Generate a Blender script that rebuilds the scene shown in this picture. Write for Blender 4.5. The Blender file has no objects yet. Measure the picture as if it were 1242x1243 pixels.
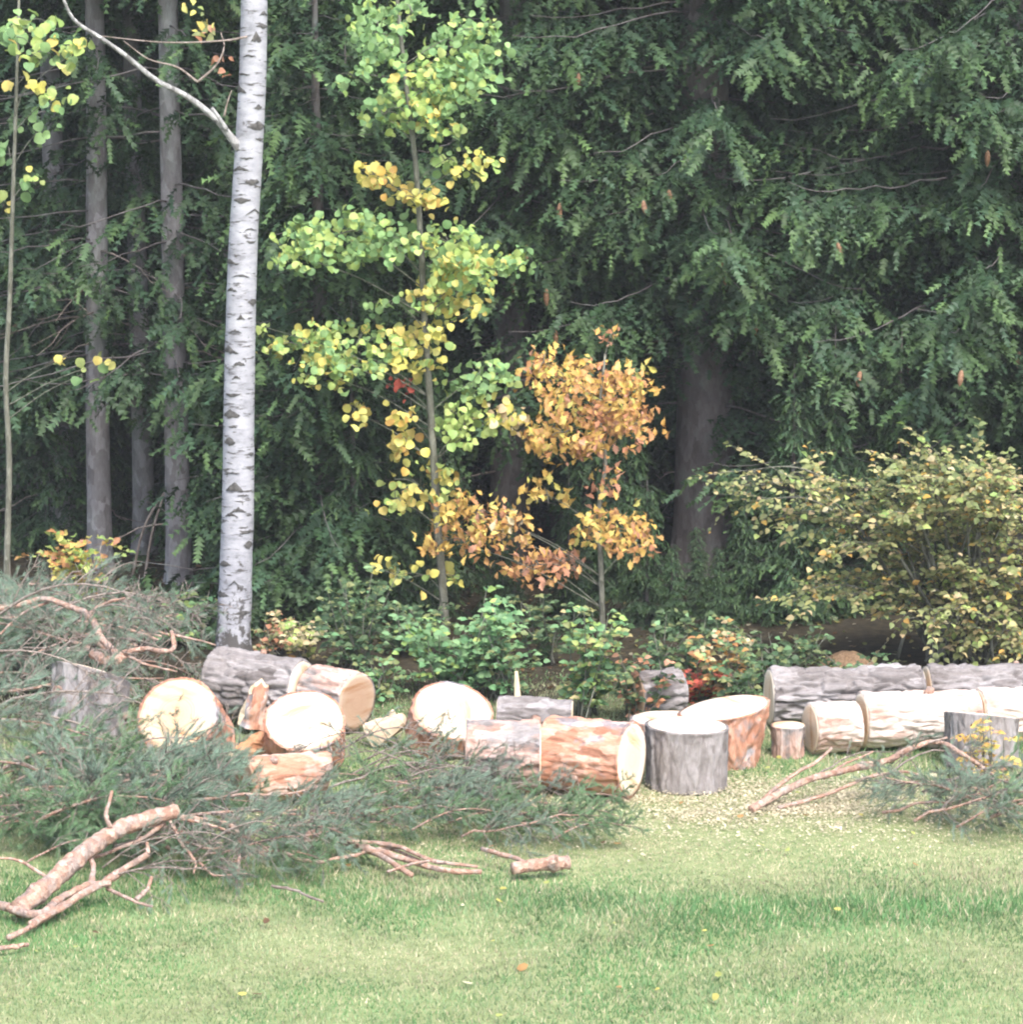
import bpy, math, random
import numpy as np
from mathutils import Vector, Matrix, noise

R = math.radians
scene = bpy.context.scene
COL = scene.collection
random.seed(7)
RNG = np.random.default_rng(7)

# ------------------------------------------------------------------ camera
FPX = 3600.0                       # focal length in photograph pixels (1242 wide)
CAM = Vector((0.0, -16.0, 3.7))
PITCH = R(8.0)
cam_data = bpy.data.cameras.new('camera')
cam_data.sensor_width = 36.0
cam_data.lens = 36.0 * FPX / 1242.0
cam_data.clip_start = 0.1
cam_data.clip_end = 500.0
cam = bpy.data.objects.new('camera', cam_data)
COL.objects.link(cam)
cam.location = CAM
cam.rotation_euler = (math.pi / 2 - PITCH, 0, 0)
scene.camera = cam

# ------------------------------------------------------------------ sky, sun, exposure
SUN_EL, SUN_AZ = R(52), R(158)     # azimuth clockwise from +Y
world = bpy.data.worlds.new('World')
scene.world = world
world.use_nodes = True
wn = world.node_tree
wn.nodes.clear()
w_out = wn.nodes.new('ShaderNodeOutputWorld')
w_bg = wn.nodes.new('ShaderNodeBackground')
w_sky = wn.nodes.new('ShaderNodeTexSky')
w_sky.sky_type = 'NISHITA'
w_sky.sun_disc = False
w_sky.sun_elevation = SUN_EL
w_sky.sun_rotation = SUN_AZ
w_sky.dust_density = 3.0
w_sky.air_density = 1.0
w_sky.ozone_density = 1.0
w_bg.inputs['Strength'].default_value = 0.13
w_hsv = wn.nodes.new('ShaderNodeHueSaturation')   # thin cloud: a paler, greyer sky than clear air
w_hsv.inputs['Saturation'].default_value = 0.82
wn.links.new(w_sky.outputs[0], w_hsv.inputs['Color'])
wn.links.new(w_hsv.outputs[0], w_bg.inputs['Color'])
wn.links.new(w_bg.outputs[0], w_out.inputs['Surface'])

sun_data = bpy.data.lights.new('sun', 'SUN')
sun_data.energy = 1.5
sun_data.angle = R(20)
sun_data.color = (1.0, 0.97, 0.94)
sun = bpy.data.objects.new('sun', sun_data)
COL.objects.link(sun)
sun_dir = Vector((math.sin(SUN_AZ) * math.cos(SUN_EL), math.cos(SUN_AZ) * math.cos(SUN_EL), math.sin(SUN_EL)))
sun.rotation_euler = sun_dir.to_track_quat('Z', 'Y').to_euler()
sun.location = (6, -14, 20)

scene.view_settings.view_transform = 'Standard'
scene.view_settings.look = 'None'
scene.view_settings.gamma = 1.0
scene.view_settings.exposure = 1.88
scene.view_settings.use_curve_mapping = False
scene.render.engine = 'CYCLES'
scene.cycles.max_bounces = 6
scene.cycles.diffuse_bounces = 3
scene.cycles.transmission_bounces = 4
scene.cycles.use_denoising = True
scene.cycles.use_adaptive_sampling = True
scene.cycles.adaptive_threshold = 0.03
scene.cycles.filter_width = 2.1

# ------------------------------------------------------------------ photograph pixel -> place
FWD = Vector((0, math.cos(PITCH), -math.sin(PITCH)))
UPV = Vector((0, math.sin(PITCH), math.cos(PITCH)))


def ray(px, py):
    return FWD + Vector((1, 0, 0)) * ((px - 621.0) / FPX) - UPV * ((py - 621.5) / FPX)


def G(px, py, z=0.0):
    d = ray(px, py)
    t = (z - CAM.z) / d.z
    return CAM + d * t


def A(px, py, y):
    d = ray(px, py)
    t = (y - CAM.y) / d.y
    return CAM + d * t


def ppm(y):                        # photograph pixels per metre at depth y
    return FPX / (y - CAM.y)


# ------------------------------------------------------------------ object helpers
def tag(o, label=None, cat=None, group=None, kind=None):
    if label: o['label'] = label
    if cat: o['category'] = cat
    if group: o['group'] = group
    if kind: o['kind'] = kind
    return o


def empty(name, loc=(0, 0, 0), **kw):
    o = bpy.data.objects.new(name, None)
    o.empty_display_size = 0.1
    COL.objects.link(o)
    o.location = loc
    return tag(o, **kw)


def link(name, me, parent=None, mat=None, **kw):
    o = bpy.data.objects.new(name, me)
    COL.objects.link(o)
    if mat is not None and len(me.materials) == 0:
        me.materials.append(mat)
    if parent is not None:
        o.parent = parent
    return tag(o, **kw)


def copy_tree(o, parent=None):
    c = o.copy()
    COL.objects.link(c)
    c.parent = parent
    for ch in CHILDREN.get(o.name, []):
        cc = ch.copy()
        COL.objects.link(cc)
        cc.parent = c
    return c


CHILDREN = {}


def note_children(o, kids):
    CHILDREN[o.name] = list(kids)


def mesh_from(name, verts, faces, cols=None, smooth=False):
    """verts (n,3); faces either an (m,3)/(m,4) array or a list of tuples; cols (n,3) linear rgb"""
    me = bpy.data.meshes.new(name)
    verts = np.asarray(verts, dtype=np.float32)
    if isinstance(faces, np.ndarray):
        m, k = faces.shape
        me.vertices.add(len(verts))
        me.vertices.foreach_set('co', verts.ravel())
        me.loops.add(m * k)
        me.loops.foreach_set('vertex_index', faces.astype(np.int32).ravel())
        me.polygons.add(m)
        me.polygons.foreach_set('loop_start', np.arange(0, m * k, k, dtype=np.int32))
        me.polygons.foreach_set('loop_total', np.full(m, k, dtype=np.int32))
        me.update(calc_edges=True)
    else:
        me.from_pydata([tuple(v) for v in verts], [], faces)
    if smooth:
        me.polygons.foreach_set('use_smooth', np.ones(len(me.polygons), dtype=bool))
    if cols is not None:
        at = me.color_attributes.new('Col', 'FLOAT_COLOR', 'POINT')
        c4 = np.ones((len(verts), 4), dtype=np.float32)
        c4[:, :3] = cols
        at.data.foreach_set('color', c4.ravel())
    me.validate()
    return me


class Tubes:
    """collects tapered tubes (quads) into one mesh"""
    def __init__(self):
        self.v, self.f, self.c, self.n = [], [], [], 0

    def add(self, pts, rad, sides=6, col=None, cap=True, wob=0.0):
        pts = np.asarray(pts, dtype=float)
        k = len(pts)
        rad = np.broadcast_to(np.asarray(rad, dtype=float), (k,))
        t = np.gradient(pts, axis=0)
        t /= np.linalg.norm(t, axis=1)[:, None] + 1e-9
        ref = np.array([0, 0, 1.0]) if abs(t[0, 2]) < 0.9 else np.array([1.0, 0, 0])
        u = np.cross(t, ref); u /= np.linalg.norm(u, axis=1)[:, None] + 1e-9
        w = np.cross(t, u)
        a = np.linspace(0, 2 * np.pi, sides, endpoint=False)
        rr = rad[:, None] * (1 + (RNG.uniform(-wob, wob, (k, sides)) if wob else 0))
        ring = pts[:, None, :] + rr[:, :, None] * (np.cos(a)[None, :, None] * u[:, None, :] + np.sin(a)[None, :, None] * w[:, None, :])
        b = self.n
        self.v.append(ring.reshape(-1, 3))
        for i in range(k - 1):
            for j in range(sides):
                j2 = (j + 1) % sides
                self.f.append((b + i * sides + j, b + i * sides + j2, b + (i + 1) * sides + j2, b + (i + 1) * sides + j))
        self.n += k * sides
        if cap:
            self.f.append(tuple(range(b + sides - 1, b - 1, -1)))
            self.f.append(tuple(range(b + (k - 1) * sides, b + k * sides)))
        if col is not None:
            self.c.append(np.tile(np.asarray(col, dtype=float), (k * sides, 1)))

    def mesh(self, name, smooth=True):
        return mesh_from(name, np.concatenate(self.v), self.f, np.concatenate(self.c) if self.c else None, smooth)


def curve_pts(p, n=8):
    """smooth Catmull-Rom through control points"""
    p = [np.asarray(q, dtype=float) for q in p]
    P = [2 * p[0] - p[1]] + p + [2 * p[-1] - p[-2]]
    out = []
    for i in range(1, len(P) - 2):
        for s in range(n):
            t = s / n
            a, b, c, d = P[i - 1], P[i], P[i + 1], P[i + 2]
            out.append(0.5 * (2 * b + (c - a) * t + (2 * a - 5 * b + 4 * c - d) * t * t + (3 * b - a - 3 * c + d) * t ** 3))
    out.append(P[-2])
    return np.array(out)


def scatter(tv, tf, pos, X, Y, Z, size):
    """copy a template (tv,tf) to many places; X,Y,Z (n,3) frames, size (n,) or (n,3). returns verts, faces"""
    n, k = len(pos), len(tv)
    s = np.asarray(size, dtype=float)
    if s.ndim == 1:
        s = np.repeat(s[:, None], 3, axis=1)
    v = (tv[None, :, 0:1] * (X * s[:, 0:1])[:, None, :] + tv[None, :, 1:2] * (Y * s[:, 1:2])[:, None, :] + tv[None, :, 2:3] * (Z * s[:, 2:3])[:, None, :]) + pos[:, None, :]
    f = tf[None, :, :] + (np.arange(n) * k)[:, None, None]
    return v.reshape(-1, 3), f.reshape(-1, tf.shape[1])


def unit(a):
    return a / (np.linalg.norm(a, axis=-1, keepdims=True) + 1e-9)


def frames(d, up):
    """frames with X along d, Z near up"""
    X = unit(d)
    Y = unit(np.cross(up, X))
    Z = np.cross(X, Y)
    return X, Y, Z


# ------------------------------------------------------------------ materials
def nmat(name):
    m = bpy.data.materials.new(name)
    m.use_nodes = True
    nt = m.node_tree
    for n in list(nt.nodes):
        if n.type != 'OUTPUT_MATERIAL':
            nt.nodes.remove(n)
    return m, nt, nt.nodes['Material Output']


def ramp(nt, stops, interp='LINEAR'):
    n = nt.nodes.new('ShaderNodeValToRGB')
    n.color_ramp.interpolation = interp
    e = n.color_ramp.elements
    while len(e) < len(stops):
        e.new(0.5)
    for i, (p, c) in enumerate(stops):
        e[i].position = p
        e[i].color = (*c, 1)
    return n


def tex(nt, kind, vec, **kw):
    n = nt.nodes.new(kind)
    for k, v in kw.items():
        if k in n.inputs:
            n.inputs[k].default_value = v
        else:
            setattr(n, k, v)
    if vec is not None:
        nt.links.new(vec, n.inputs['Vector'])
    return n


def mapping(nt, out, scale):
    mp = nt.nodes.new('ShaderNodeMapping')
    mp.inputs['Scale'].default_value = scale
    nt.links.new(out, mp.inputs['Vector'])
    return mp.outputs[0]


def mixc(nt, fac, a, b, mode='MIX'):
    n = nt.nodes.new('ShaderNodeMix')
    n.data_type = 'RGBA'
    n.blend_type = mode
    for i, s in ((0, fac), (6, a), (7, b)):
        if hasattr(s, 'is_linked') or hasattr(s, 'links'):
            nt.links.new(s, n.inputs[i])
        elif i == 0:
            n.inputs[i].default_value = s
        else:
            n.inputs[i].default_value = (*s, 1)
    return n.outputs[2]


def bump(nt, h, strength, dist):
    n = nt.nodes.new('ShaderNodeBump')
    n.inputs['Strength'].default_value = strength
    n.inputs['Distance'].default_value = dist
    nt.links.new(h, n.inputs['Height'])
    return n.outputs[0]


def principled(nt, out, color, rough=0.8, normal=None, spec=0.3):
    p = nt.nodes.new('ShaderNodeBsdfPrincipled')
    p.inputs['Roughness'].default_value = rough
    p.inputs['Specular IOR Level'].default_value = spec
    if hasattr(color, 'links'):
        nt.links.new(color, p.inputs['Base Color'])
    else:
        p.inputs['Base Color'].default_value = (*color, 1)
    if normal is not None:
        nt.links.new(normal, p.inputs['Normal'])
    nt.links.new(p.outputs[0], out.inputs['Surface'])
    return p


def leaf_material(name, source, trans=0.35, rough=0.5, noise_scale=9.0):
    """source 'attr' reads the Col attribute, 'object' the object colour"""
    m, nt, out = nmat(name)
    if source == 'attr':
        n = nt.nodes.new('ShaderNodeAttribute'); n.attribute_name = 'Col'; c = n.outputs['Color']
    else:
        n = nt.nodes.new('ShaderNodeObjectInfo'); c = n.outputs['Color']
    geo = nt.nodes.new('ShaderNodeNewGeometry')
    nz = tex(nt, 'ShaderNodeTexNoise', geo.outputs['Position'], Scale=noise_scale, Detail=2.0)
    r = ramp(nt, [(0.3, (0.75, 0.75, 0.75)), (0.7, (1.2, 1.2, 1.2))])
    nt.links.new(nz.outputs[0], r.inputs[0])
    c = mixc(nt, 1.0, c, r.outputs[0], 'MULTIPLY')
    p = nt.nodes.new('ShaderNodeBsdfPrincipled')
    p.inputs['Roughness'].default_value = rough
    p.inputs['Specular IOR Level'].default_value = 0.25
    nt.links.new(c, p.inputs['Base Color'])
    t = nt.nodes.new('ShaderNodeBsdfTranslucent')
    nt.links.new(c, t.inputs['Color'])
    mx = nt.nodes.new('ShaderNodeMixShader')
    mx.inputs[0].default_value = trans
    nt.links.new(p.outputs[0], mx.inputs[1])
    nt.links.new(t.outputs[0], mx.inputs[2])
    nt.links.new(mx.outputs[0], out.inputs['Surface'])
    return m


M = {}
M['leaf_attr'] = leaf_material('leaf_blend', 'attr')
M['leaf_obj'] = leaf_material('leaf_single', 'object')
M['needle'] = leaf_material('spruce_needle', 'attr', trans=0.12, rough=0.55, noise_scale=3.0)
M['pine_needle'] = leaf_material('pine_needle', 'attr', trans=0.15, rough=0.5, noise_scale=4.0)
M['grass'] = leaf_material('grass_blade', 'attr', trans=0.3, rough=0.6, noise_scale=2.0)


def bark_material(name, stops, plate_scale=(16, 16, 5), patch=None, patch_scale=2.2, patch_lo=0.45, patch_hi=0.6, grain=60, top=None):
    m, nt, out = nmat(name)
    tc = nt.nodes.new('ShaderNodeTexCoord')
    oi = nt.nodes.new('ShaderNodeObjectInfo')
    add = nt.nodes.new('ShaderNodeVectorMath'); add.operation = 'ADD'
    nt.links.new(tc.outputs['Object'], add.inputs[0])
    sc_ = nt.nodes.new('ShaderNodeVectorMath'); sc_.operation = 'SCALE'
    sc_.inputs[0].default_value = (13.1, 7.7, 21.3)
    nt.links.new(oi.outputs['Random'], sc_.inputs['Scale'])
    nt.links.new(sc_.outputs[0], add.inputs[1])
    base = add.outputs[0]
    v = mapping(nt, base, plate_scale)
    wn_ = tex(nt, 'ShaderNodeTexNoise', v, Scale=1.2, Detail=3.0)
    vm = nt.nodes.new('ShaderNodeVectorMath'); vm.operation = 'ADD'
    nt.links.new(v, vm.inputs[0]); nt.links.new(wn_.outputs['Color'], vm.inputs[1])
    vo = tex(nt, 'ShaderNodeTexVoronoi', vm.outputs[0], Scale=1.0)
    nz = tex(nt, 'ShaderNodeTexNoise', mapping(nt, base, (grain, grain, grain * 0.35)), Scale=1.0, Detail=5.0, Roughness=0.7)
    mx = nt.nodes.new('ShaderNodeMath'); mx.operation = 'MULTIPLY_ADD'
    mx.inputs[1].default_value = 0.45
    nt.links.new(vo.outputs['Color'], mx.inputs[0])
    ml = nt.nodes.new('ShaderNodeMath'); ml.operation = 'MULTIPLY'; ml.inputs[1].default_value = 0.55
    nt.links.new(nz.outputs[0], ml.inputs[0])
    nt.links.new(ml.outputs[0], mx.inputs[2])
    cr = ramp(nt, stops)
    nt.links.new(mx.outputs[0], cr.inputs[0])
    c = cr.outputs[0]
    if patch is not None:
        pn = tex(nt, 'ShaderNodeTexNoise', mapping(nt, base, (patch_scale, patch_scale, patch_scale * 0.7)), Scale=1.0, Detail=4.0, Roughness=0.65)
        pr = ramp(nt, [(patch_lo, (0, 0, 0)), (patch_hi, (1, 1, 1))])
        nt.links.new(pn.outputs[0], pr.inputs[0])
        pc = ramp(nt, patch)
        nt.links.new(mx.outputs[0], pc.inputs[0])
        c = mixc(nt, pr.outputs[0], c, pc.outputs[0])
    hb = nt.nodes.new('ShaderNodeMath'); hb.operation = 'ADD'
    nt.links.new(vo.outputs['Distance'], hb.inputs[0]); nt.links.new(nz.outputs[0], hb.inputs[1])
    principled(nt, out, c, 0.88, bump(nt, hb.outputs[0], 0.6, 0.012), 0.2)
    return m


# thick grey butt bark, orange upper-stem bark (flaky), mixed, and pale bark in random patches
GREYB = [(0.25, (0.11, 0.095, 0.09)), (0.5, (0.21, 0.19, 0.185)), (0.75, (0.33, 0.31, 0.31))]
ORANB = [(0.25, (0.27, 0.125, 0.08)), (0.5, (0.44, 0.215, 0.14)), (0.75, (0.57, 0.37, 0.29))]
PINKB = [(0.25, (0.25, 0.145, 0.11)), (0.5, (0.39, 0.26, 0.215)), (0.75, (0.54, 0.42, 0.37))]
PALEB = [(0.25, (0.36, 0.28, 0.24)), (0.5, (0.54, 0.46, 0.41)), (0.75, (0.72, 0.65, 0.59))]
M['bark_grey'] = bark_material('bark_grey_furrowed', GREYB, (14, 14, 4.5))
M['bark_orange'] = bark_material('bark_orange_flaky', ORANB, (20, 20, 9), [(0.25, (0.17, 0.15, 0.155)), (0.5, (0.28, 0.26, 0.27)), (0.75, (0.42, 0.39, 0.40))], 4.0, 0.52, 0.60)
M['bark_mixed'] = bark_material('bark_pink_grey', PINKB, (18, 18, 7), GREYB, 4.5, 0.48, 0.58)
M['bark_pale'] = bark_material('bark_pale_patchy', PALEB, (18, 18, 7), PINKB, 5.0, 0.5, 0.66)
M['bark_lifted'] = bark_material('bark_spruce_lifted', [(0.25, (0.11, 0.10, 0.10)), (0.5, (0.17, 0.16, 0.165)), (0.75, (0.25, 0.24, 0.25))], (18, 18, 9), [(0.3, (0.18, 0.19, 0.18)), (0.7, (0.30, 0.31, 0.30))], 3.0, 0.5, 0.68, 45)  # spruce bark, colours lifted to make up for weak light on these trunks
M['bark_salmon'] = bark_material('bark_salmon_patchy', ORANB, (20, 20, 9), PALEB, 5.0, 0.45, 0.6)
M['bark_pink'] = bark_material('bark_pink_patchy', PINKB, (18, 18, 7), PALEB, 6.0, 0.42, 0.55)
M['bark_spruce'] = bark_material('bark_spruce', [(0.25, (0.07, 0.06, 0.057)), (0.5, (0.115, 0.10, 0.098)), (0.75, (0.17, 0.155, 0.155))], (18, 18, 9), [(0.3, (0.10, 0.105, 0.10)), (0.7, (0.18, 0.19, 0.18))], 3.0, 0.52, 0.7, 45)
M['branch_bark'] = bark_material('bark_pine_limb', [(0.25, (0.20, 0.11, 0.08)), (0.5, (0.34, 0.205, 0.15)), (0.75, (0.50, 0.37, 0.30))], (45, 45, 45), [(0.25, (0.18, 0.13, 0.11)), (0.5, (0.30, 0.23, 0.20)), (0.75, (0.42, 0.35, 0.31))], 14.0, 0.45, 0.62, grain=120)
M['twig_bark'] = bark_material('bark_twig_grey', [(0.25, (0.14, 0.11, 0.09)), (0.5, (0.22, 0.18, 0.155)), (0.75, (0.33, 0.28, 0.25))], (40, 40, 18), None, grain=90)
M['limb_grey'] = bark_material('birch_limb_bark', [(0.3, (0.14, 0.135, 0.13)), (0.5, (0.27, 0.265, 0.26)), (0.75, (0.46, 0.455, 0.45))], (30, 30, 30), None, grain=50)
M['sapling_bark'] = bark_material('bark_sapling', [(0.25, (0.08, 0.08, 0.06)), (0.5, (0.14, 0.14, 0.11)), (0.75, (0.22, 0.22, 0.18))], (40, 40, 12), None, grain=90)


def wood_material(name, tint):
    m, nt, out = nmat(name)
    tc = nt.nodes.new('ShaderNodeTexCoord')
    oi = nt.nodes.new('ShaderNodeObjectInfo')
    base = tc.outputs['Object']
    nz = tex(nt, 'ShaderNodeTexNoise', base, Scale=5.0, Detail=3.0)
    sx = nt.nodes.new('ShaderNodeSeparateXYZ'); nt.links.new(base, sx.inputs[0])
    le = nt.nodes.new('ShaderNodeVectorMath'); le.operation = 'LENGTH'
    cb = nt.nodes.new('ShaderNodeCombineXYZ'); nt.links.new(sx.outputs[0], cb.inputs[0]); nt.links.new(sx.outputs[1], cb.inputs[1])
    nt.links.new(cb.outputs[0], le.inputs[0])
    ad = nt.nodes.new('ShaderNodeMath'); ad.operation = 'MULTIPLY_ADD'; ad.inputs[1].default_value = 0.03
    nt.links.new(nz.outputs[0], ad.inputs[0]); nt.links.new(le.outputs['Value'], ad.inputs[2])
    rn = nt.nodes.new('ShaderNodeTexNoise'); rn.noise_dimensions = '1D'
    rn.inputs['Scale'].default_value = 130.0; rn.inputs['Detail'].default_value = 3.0
    nt.links.new(ad.outputs[0], rn.inputs['W'])
    ring = ramp(nt, [(0.3, (0.82, 0.74, 0.61)), (0.55, (0.78, 0.69, 0.55)), (0.8, (0.68, 0.55, 0.40))])
    nt.links.new(rn.outputs[0], ring.inputs[0])
    heart = ramp(nt, [(0.07, (0.90, 0.80, 0.72)), (0.13, (0.95, 0.88, 0.80)), (0.16, (1, 1, 1))])
    nt.links.new(ad.outputs[0], heart.inputs[0])
    c = mixc(nt, 1.0, ring.outputs[0], heart.outputs[0], 'MULTIPLY')
    ro = nt.nodes.new('ShaderNodeVectorRotate'); ro.rotation_type = 'Z_AXIS'
    nt.links.new(base, ro.inputs['Vector'])
    an = nt.nodes.new('ShaderNodeMath'); an.operation = 'MULTIPLY'; an.inputs[1].default_value = 6.28
    nt.links.new(oi.outputs['Random'], an.inputs[0]); nt.links.new(an.outputs[0], ro.inputs['Angle'])
    st = tex(nt, 'ShaderNodeTexNoise', mapping(nt, ro.outputs[0], (2.5, 16, 3)), Scale=1.0, Detail=4.0)
    sr = ramp(nt, [(0.50, (1, 1, 1)), (0.70, (0.74, 0.57, 0.42))])
    nt.links.new(st.outputs[0], sr.inputs[0])
    c = mixc(nt, 1.0, c, sr.outputs[0], 'MULTIPLY')
    c = mixc(nt, 1.0, c, tint, 'MULTIPLY')
    principled(nt, out, c, 0.75, bump(nt, st.outputs[0], 0.25, 0.006), 0.2)
    return m


M['wood'] = wood_material('sawn_pine', (0.94, 0.90, 0.90))
M['wood_tan'] = wood_material('tan_sawn_pine', (0.76, 0.63, 0.54))
M['wood_old'] = wood_material('weathered_sawn_pine', (0.50, 0.41, 0.38))
m_, nt_, out_ = nmat('inner_bark')
tc_ = nt_.nodes.new('ShaderNodeTexCoord')
n_ = tex(nt_, 'ShaderNodeTexNoise', tc_.outputs['Object'], Scale=30.0, Detail=3.0)
r_ = ramp(nt_, [(0.3, (0.40, 0.17, 0.08)), (0.7, (0.62, 0.33, 0.18))])
nt_.links.new(n_.outputs[0], r_.inputs[0])
principled(nt_, out_, r_.outputs[0], 0.85)
M['inner_bark'] = m_
m_, nt_, out_ = nmat('torn_wood')
tc_ = nt_.nodes.new('ShaderNodeTexCoord')
n_ = tex(nt_, 'ShaderNodeTexNoise', mapping(nt_, tc_.outputs['Object'], (60, 60, 8)), Scale=1.0, Detail=4.0)
r_ = ramp(nt_, [(0.3, (0.66, 0.46, 0.27)), (0.7, (0.84, 0.72, 0.54))])
nt_.links.new(n_.outputs[0], r_.inputs[0])
principled(nt_, out_, r_.outputs[0], 0.8, bump(nt_, n_.outputs[0], 0.5, 0.01))
M['torn'] = m_


# ------------------------------------------------------------------ ground
def gz(x, y):
    """height of the ground"""
    h = 0.03 * noise.noise(Vector((x * 0.35, y * 0.35, 3.1))) + 0.012 * noise.noise(Vector((x * 1.7, y * 1.7, 8.2)))
    if y > 2.5:
        k = min(1.0, (y - 2.5) / 3.0)
        h += k * (0.06 * noise.noise(Vector((x * 0.8, y * 0.8, 1.7))) + 0.02)
    return h - 0.02


def build_ground():
    xs = np.concatenate([[-220, -120, -70, -40, -25, -15], np.arange(-10, 10.01, 0.2), [15, 25, 40, 70, 120, 220]])
    ys = np.concatenate([[-220, -120, -70, -40, -25, -16], np.arange(-11, 12.01, 0.2), [16, 20, 26, 35, 50, 80, 120, 220]])
    V = [(x, y, gz(x, y)) for y in ys for x in xs]
    nx, ny = len(xs), len(ys)
    F = np.array([(j * nx + i, j * nx + i + 1, (j + 1) * nx + i + 1, (j + 1) * nx + i) for j in range(ny - 1) for i in range(nx - 1)])
    m, nt, out = nmat('soil_and_turf')
    geo = nt.nodes.new('ShaderNodeNewGeometry')
    pos = geo.outputs['Position']
    sp = nt.nodes.new('ShaderNodeSeparateXYZ'); nt.links.new(pos, sp.inputs[0])
    n1 = tex(nt, 'ShaderNodeTexNoise', pos, Scale=0.8, Detail=5.0)
    n2 = tex(nt, 'ShaderNodeTexNoise', pos, Scale=14.0, Detail=5.0, Roughness=0.7)
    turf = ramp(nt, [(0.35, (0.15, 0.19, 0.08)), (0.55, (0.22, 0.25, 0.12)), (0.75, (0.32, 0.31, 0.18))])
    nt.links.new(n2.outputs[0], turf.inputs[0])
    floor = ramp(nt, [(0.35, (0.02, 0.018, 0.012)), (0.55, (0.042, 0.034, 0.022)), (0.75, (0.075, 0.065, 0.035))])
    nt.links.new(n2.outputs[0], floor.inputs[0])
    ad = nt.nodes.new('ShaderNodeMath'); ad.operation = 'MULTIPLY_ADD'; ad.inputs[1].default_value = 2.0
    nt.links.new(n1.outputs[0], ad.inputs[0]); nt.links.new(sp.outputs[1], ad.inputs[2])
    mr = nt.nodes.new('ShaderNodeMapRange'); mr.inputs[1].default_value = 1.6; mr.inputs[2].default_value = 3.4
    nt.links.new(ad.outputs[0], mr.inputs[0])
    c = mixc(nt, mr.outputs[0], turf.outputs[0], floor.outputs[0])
    principled(nt, out, c, 0.95, bump(nt, n2.outputs[0], 0.6, 0.03), 0.1)
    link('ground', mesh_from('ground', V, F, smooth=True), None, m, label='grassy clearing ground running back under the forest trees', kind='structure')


build_ground()


def fbm(x, y, s, seed):
    return noise.fractal(Vector((x * s, y * s, seed)), 1.0, 2.0, 3)


def build_grass():
    n = 330000
    y = -6.6 + 10.0 * RNG.random(n) ** 1.05
    half = (y + 16.0) * 0.19 + 0.5
    x = (RNG.random(n) * 2 - 1) * half
    # coarse fields sampled on a grid
    gx = np.linspace(-5, 5, 101); gy = np.linspace(-7, 4, 111)
    lush = np.array([[fbm(a, b, 0.55, 2.0) for a in gx] for b in gy])
    pat = np.array([[fbm(a, b, 1.6, 5.0) for a in gx] for b in gy])
    hz = np.array([[gz(a, b) for a in gx] for b in gy])
    ix = np.clip(((x + 5) * 10), 0, 99.99); iy = np.clip(((y + 7) * 10), 0, 109.99)
    i0 = ix.astype(int); j0 = iy.astype(int); fx = ix - i0; fy = iy - j0

    def samp(g):
        return (g[j0, i0] * (1 - fx) * (1 - fy) + g[j0, i0 + 1] * fx * (1 - fy) + g[j0 + 1, i0] * (1 - fx) * fy + g[j0 + 1, i0 + 1] * fx * fy)
    L, P, H = samp(lush), samp(pat), samp(hz)
    # a lush band in front of the logs; trampled sawdusty grass between it and the logs
    band = np.exp(-((y + 2.55 + 0.10 * x + 0.15 * np.sin(x * 1.7)) / 0.38) ** 2) * (0.35 + 0.65 / (1 + np.exp(-(x - 0.1) * 2.5)))
    dust = np.exp(-(((x - 1.35) / 1.5) ** 2 + ((y + 1.05) / 0.85) ** 2))
    keep = (RNG.random(n) > 0.62 * dust) & ((y < 1.2) | (RNG.random(n) > (y - 1.2) / 2.0))
    x, y, L, P, H, band, dust = [a[keep] for a in (x, y, L, P, H, band, dust)]
    n = len(x)
    hgt = (0.022 + 0.009 * L + 0.022 * band) * RNG.uniform(0.6, 1.35, n) * (1 - 0.4 * dust)
    tall = (RNG.random(n) < 0.05) & (y > -0.9) & (y < 1.5)
    hgt[tall] *= RNG.uniform(2.0, 4.5, tall.sum())
    wid = RNG.uniform(0.0026, 0.0050, n)
    az = RNG.uniform(0, 2 * np.pi, n)
    lean = RNG.uniform(0.1, 0.9, n) * hgt
    dx, dy = np.cos(az), np.sin(az)
    a2 = RNG.uniform(0, 2 * np.pi, n)
    sx, sy = np.cos(a2) * wid, np.sin(a2) * wid
    z0 = H - 0.004
    v = np.empty((n, 3, 3))
    v[:, 0] = np.stack([x - sx, y - sy, z0], 1)
    v[:, 1] = np.stack([x + sx, y + sy, z0], 1)
    v[:, 2] = np.stack([x + dx * lean, y + dy * lean, z0 + hgt], 1)
    green = np.array([0.125, 0.245, 0.095]); pale = np.array([0.29, 0.33, 0.185]); straw = np.array([0.50, 0.45, 0.30]); deep = np.array([0.110, 0.235, 0.088])
    k = np.clip(0.45 + 1.3 * P - 0.5 * L + 0.4 * RNG.normal(0, 0.4, n), 0, 1)[:, None]
    c = green * (1 - k) + pale * k
    b = np.clip(band + 0.7 * np.clip(L, 0, 1), 0, 1)[:, None]
    c = c * (1 - b) + deep * b
    isst = RNG.random(n) < (0.10 + 0.45 * dust + 0.42 * np.exp(-((y + 1.2) / 0.85) ** 2) * (1 - band) / (1 + np.exp(-(x + 1.2) * 2)) + 0.35 * np.clip(P, 0, 1))
    c[isst] = straw * RNG.uniform(0.7, 1.2, (isst.sum(), 1))
    c *= RNG.uniform(0.86, 1.16, (n, 1))
    me = mesh_from('grass', v.reshape(-1, 3), np.arange(n * 3).reshape(-1, 3), np.repeat(c, 3, axis=0))
    link('grass', me, None, M['grass'], label='short lawn grass, straw-coloured near the logs and lush in one band', cat='grass', kind='stuff')


build_grass()


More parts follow.
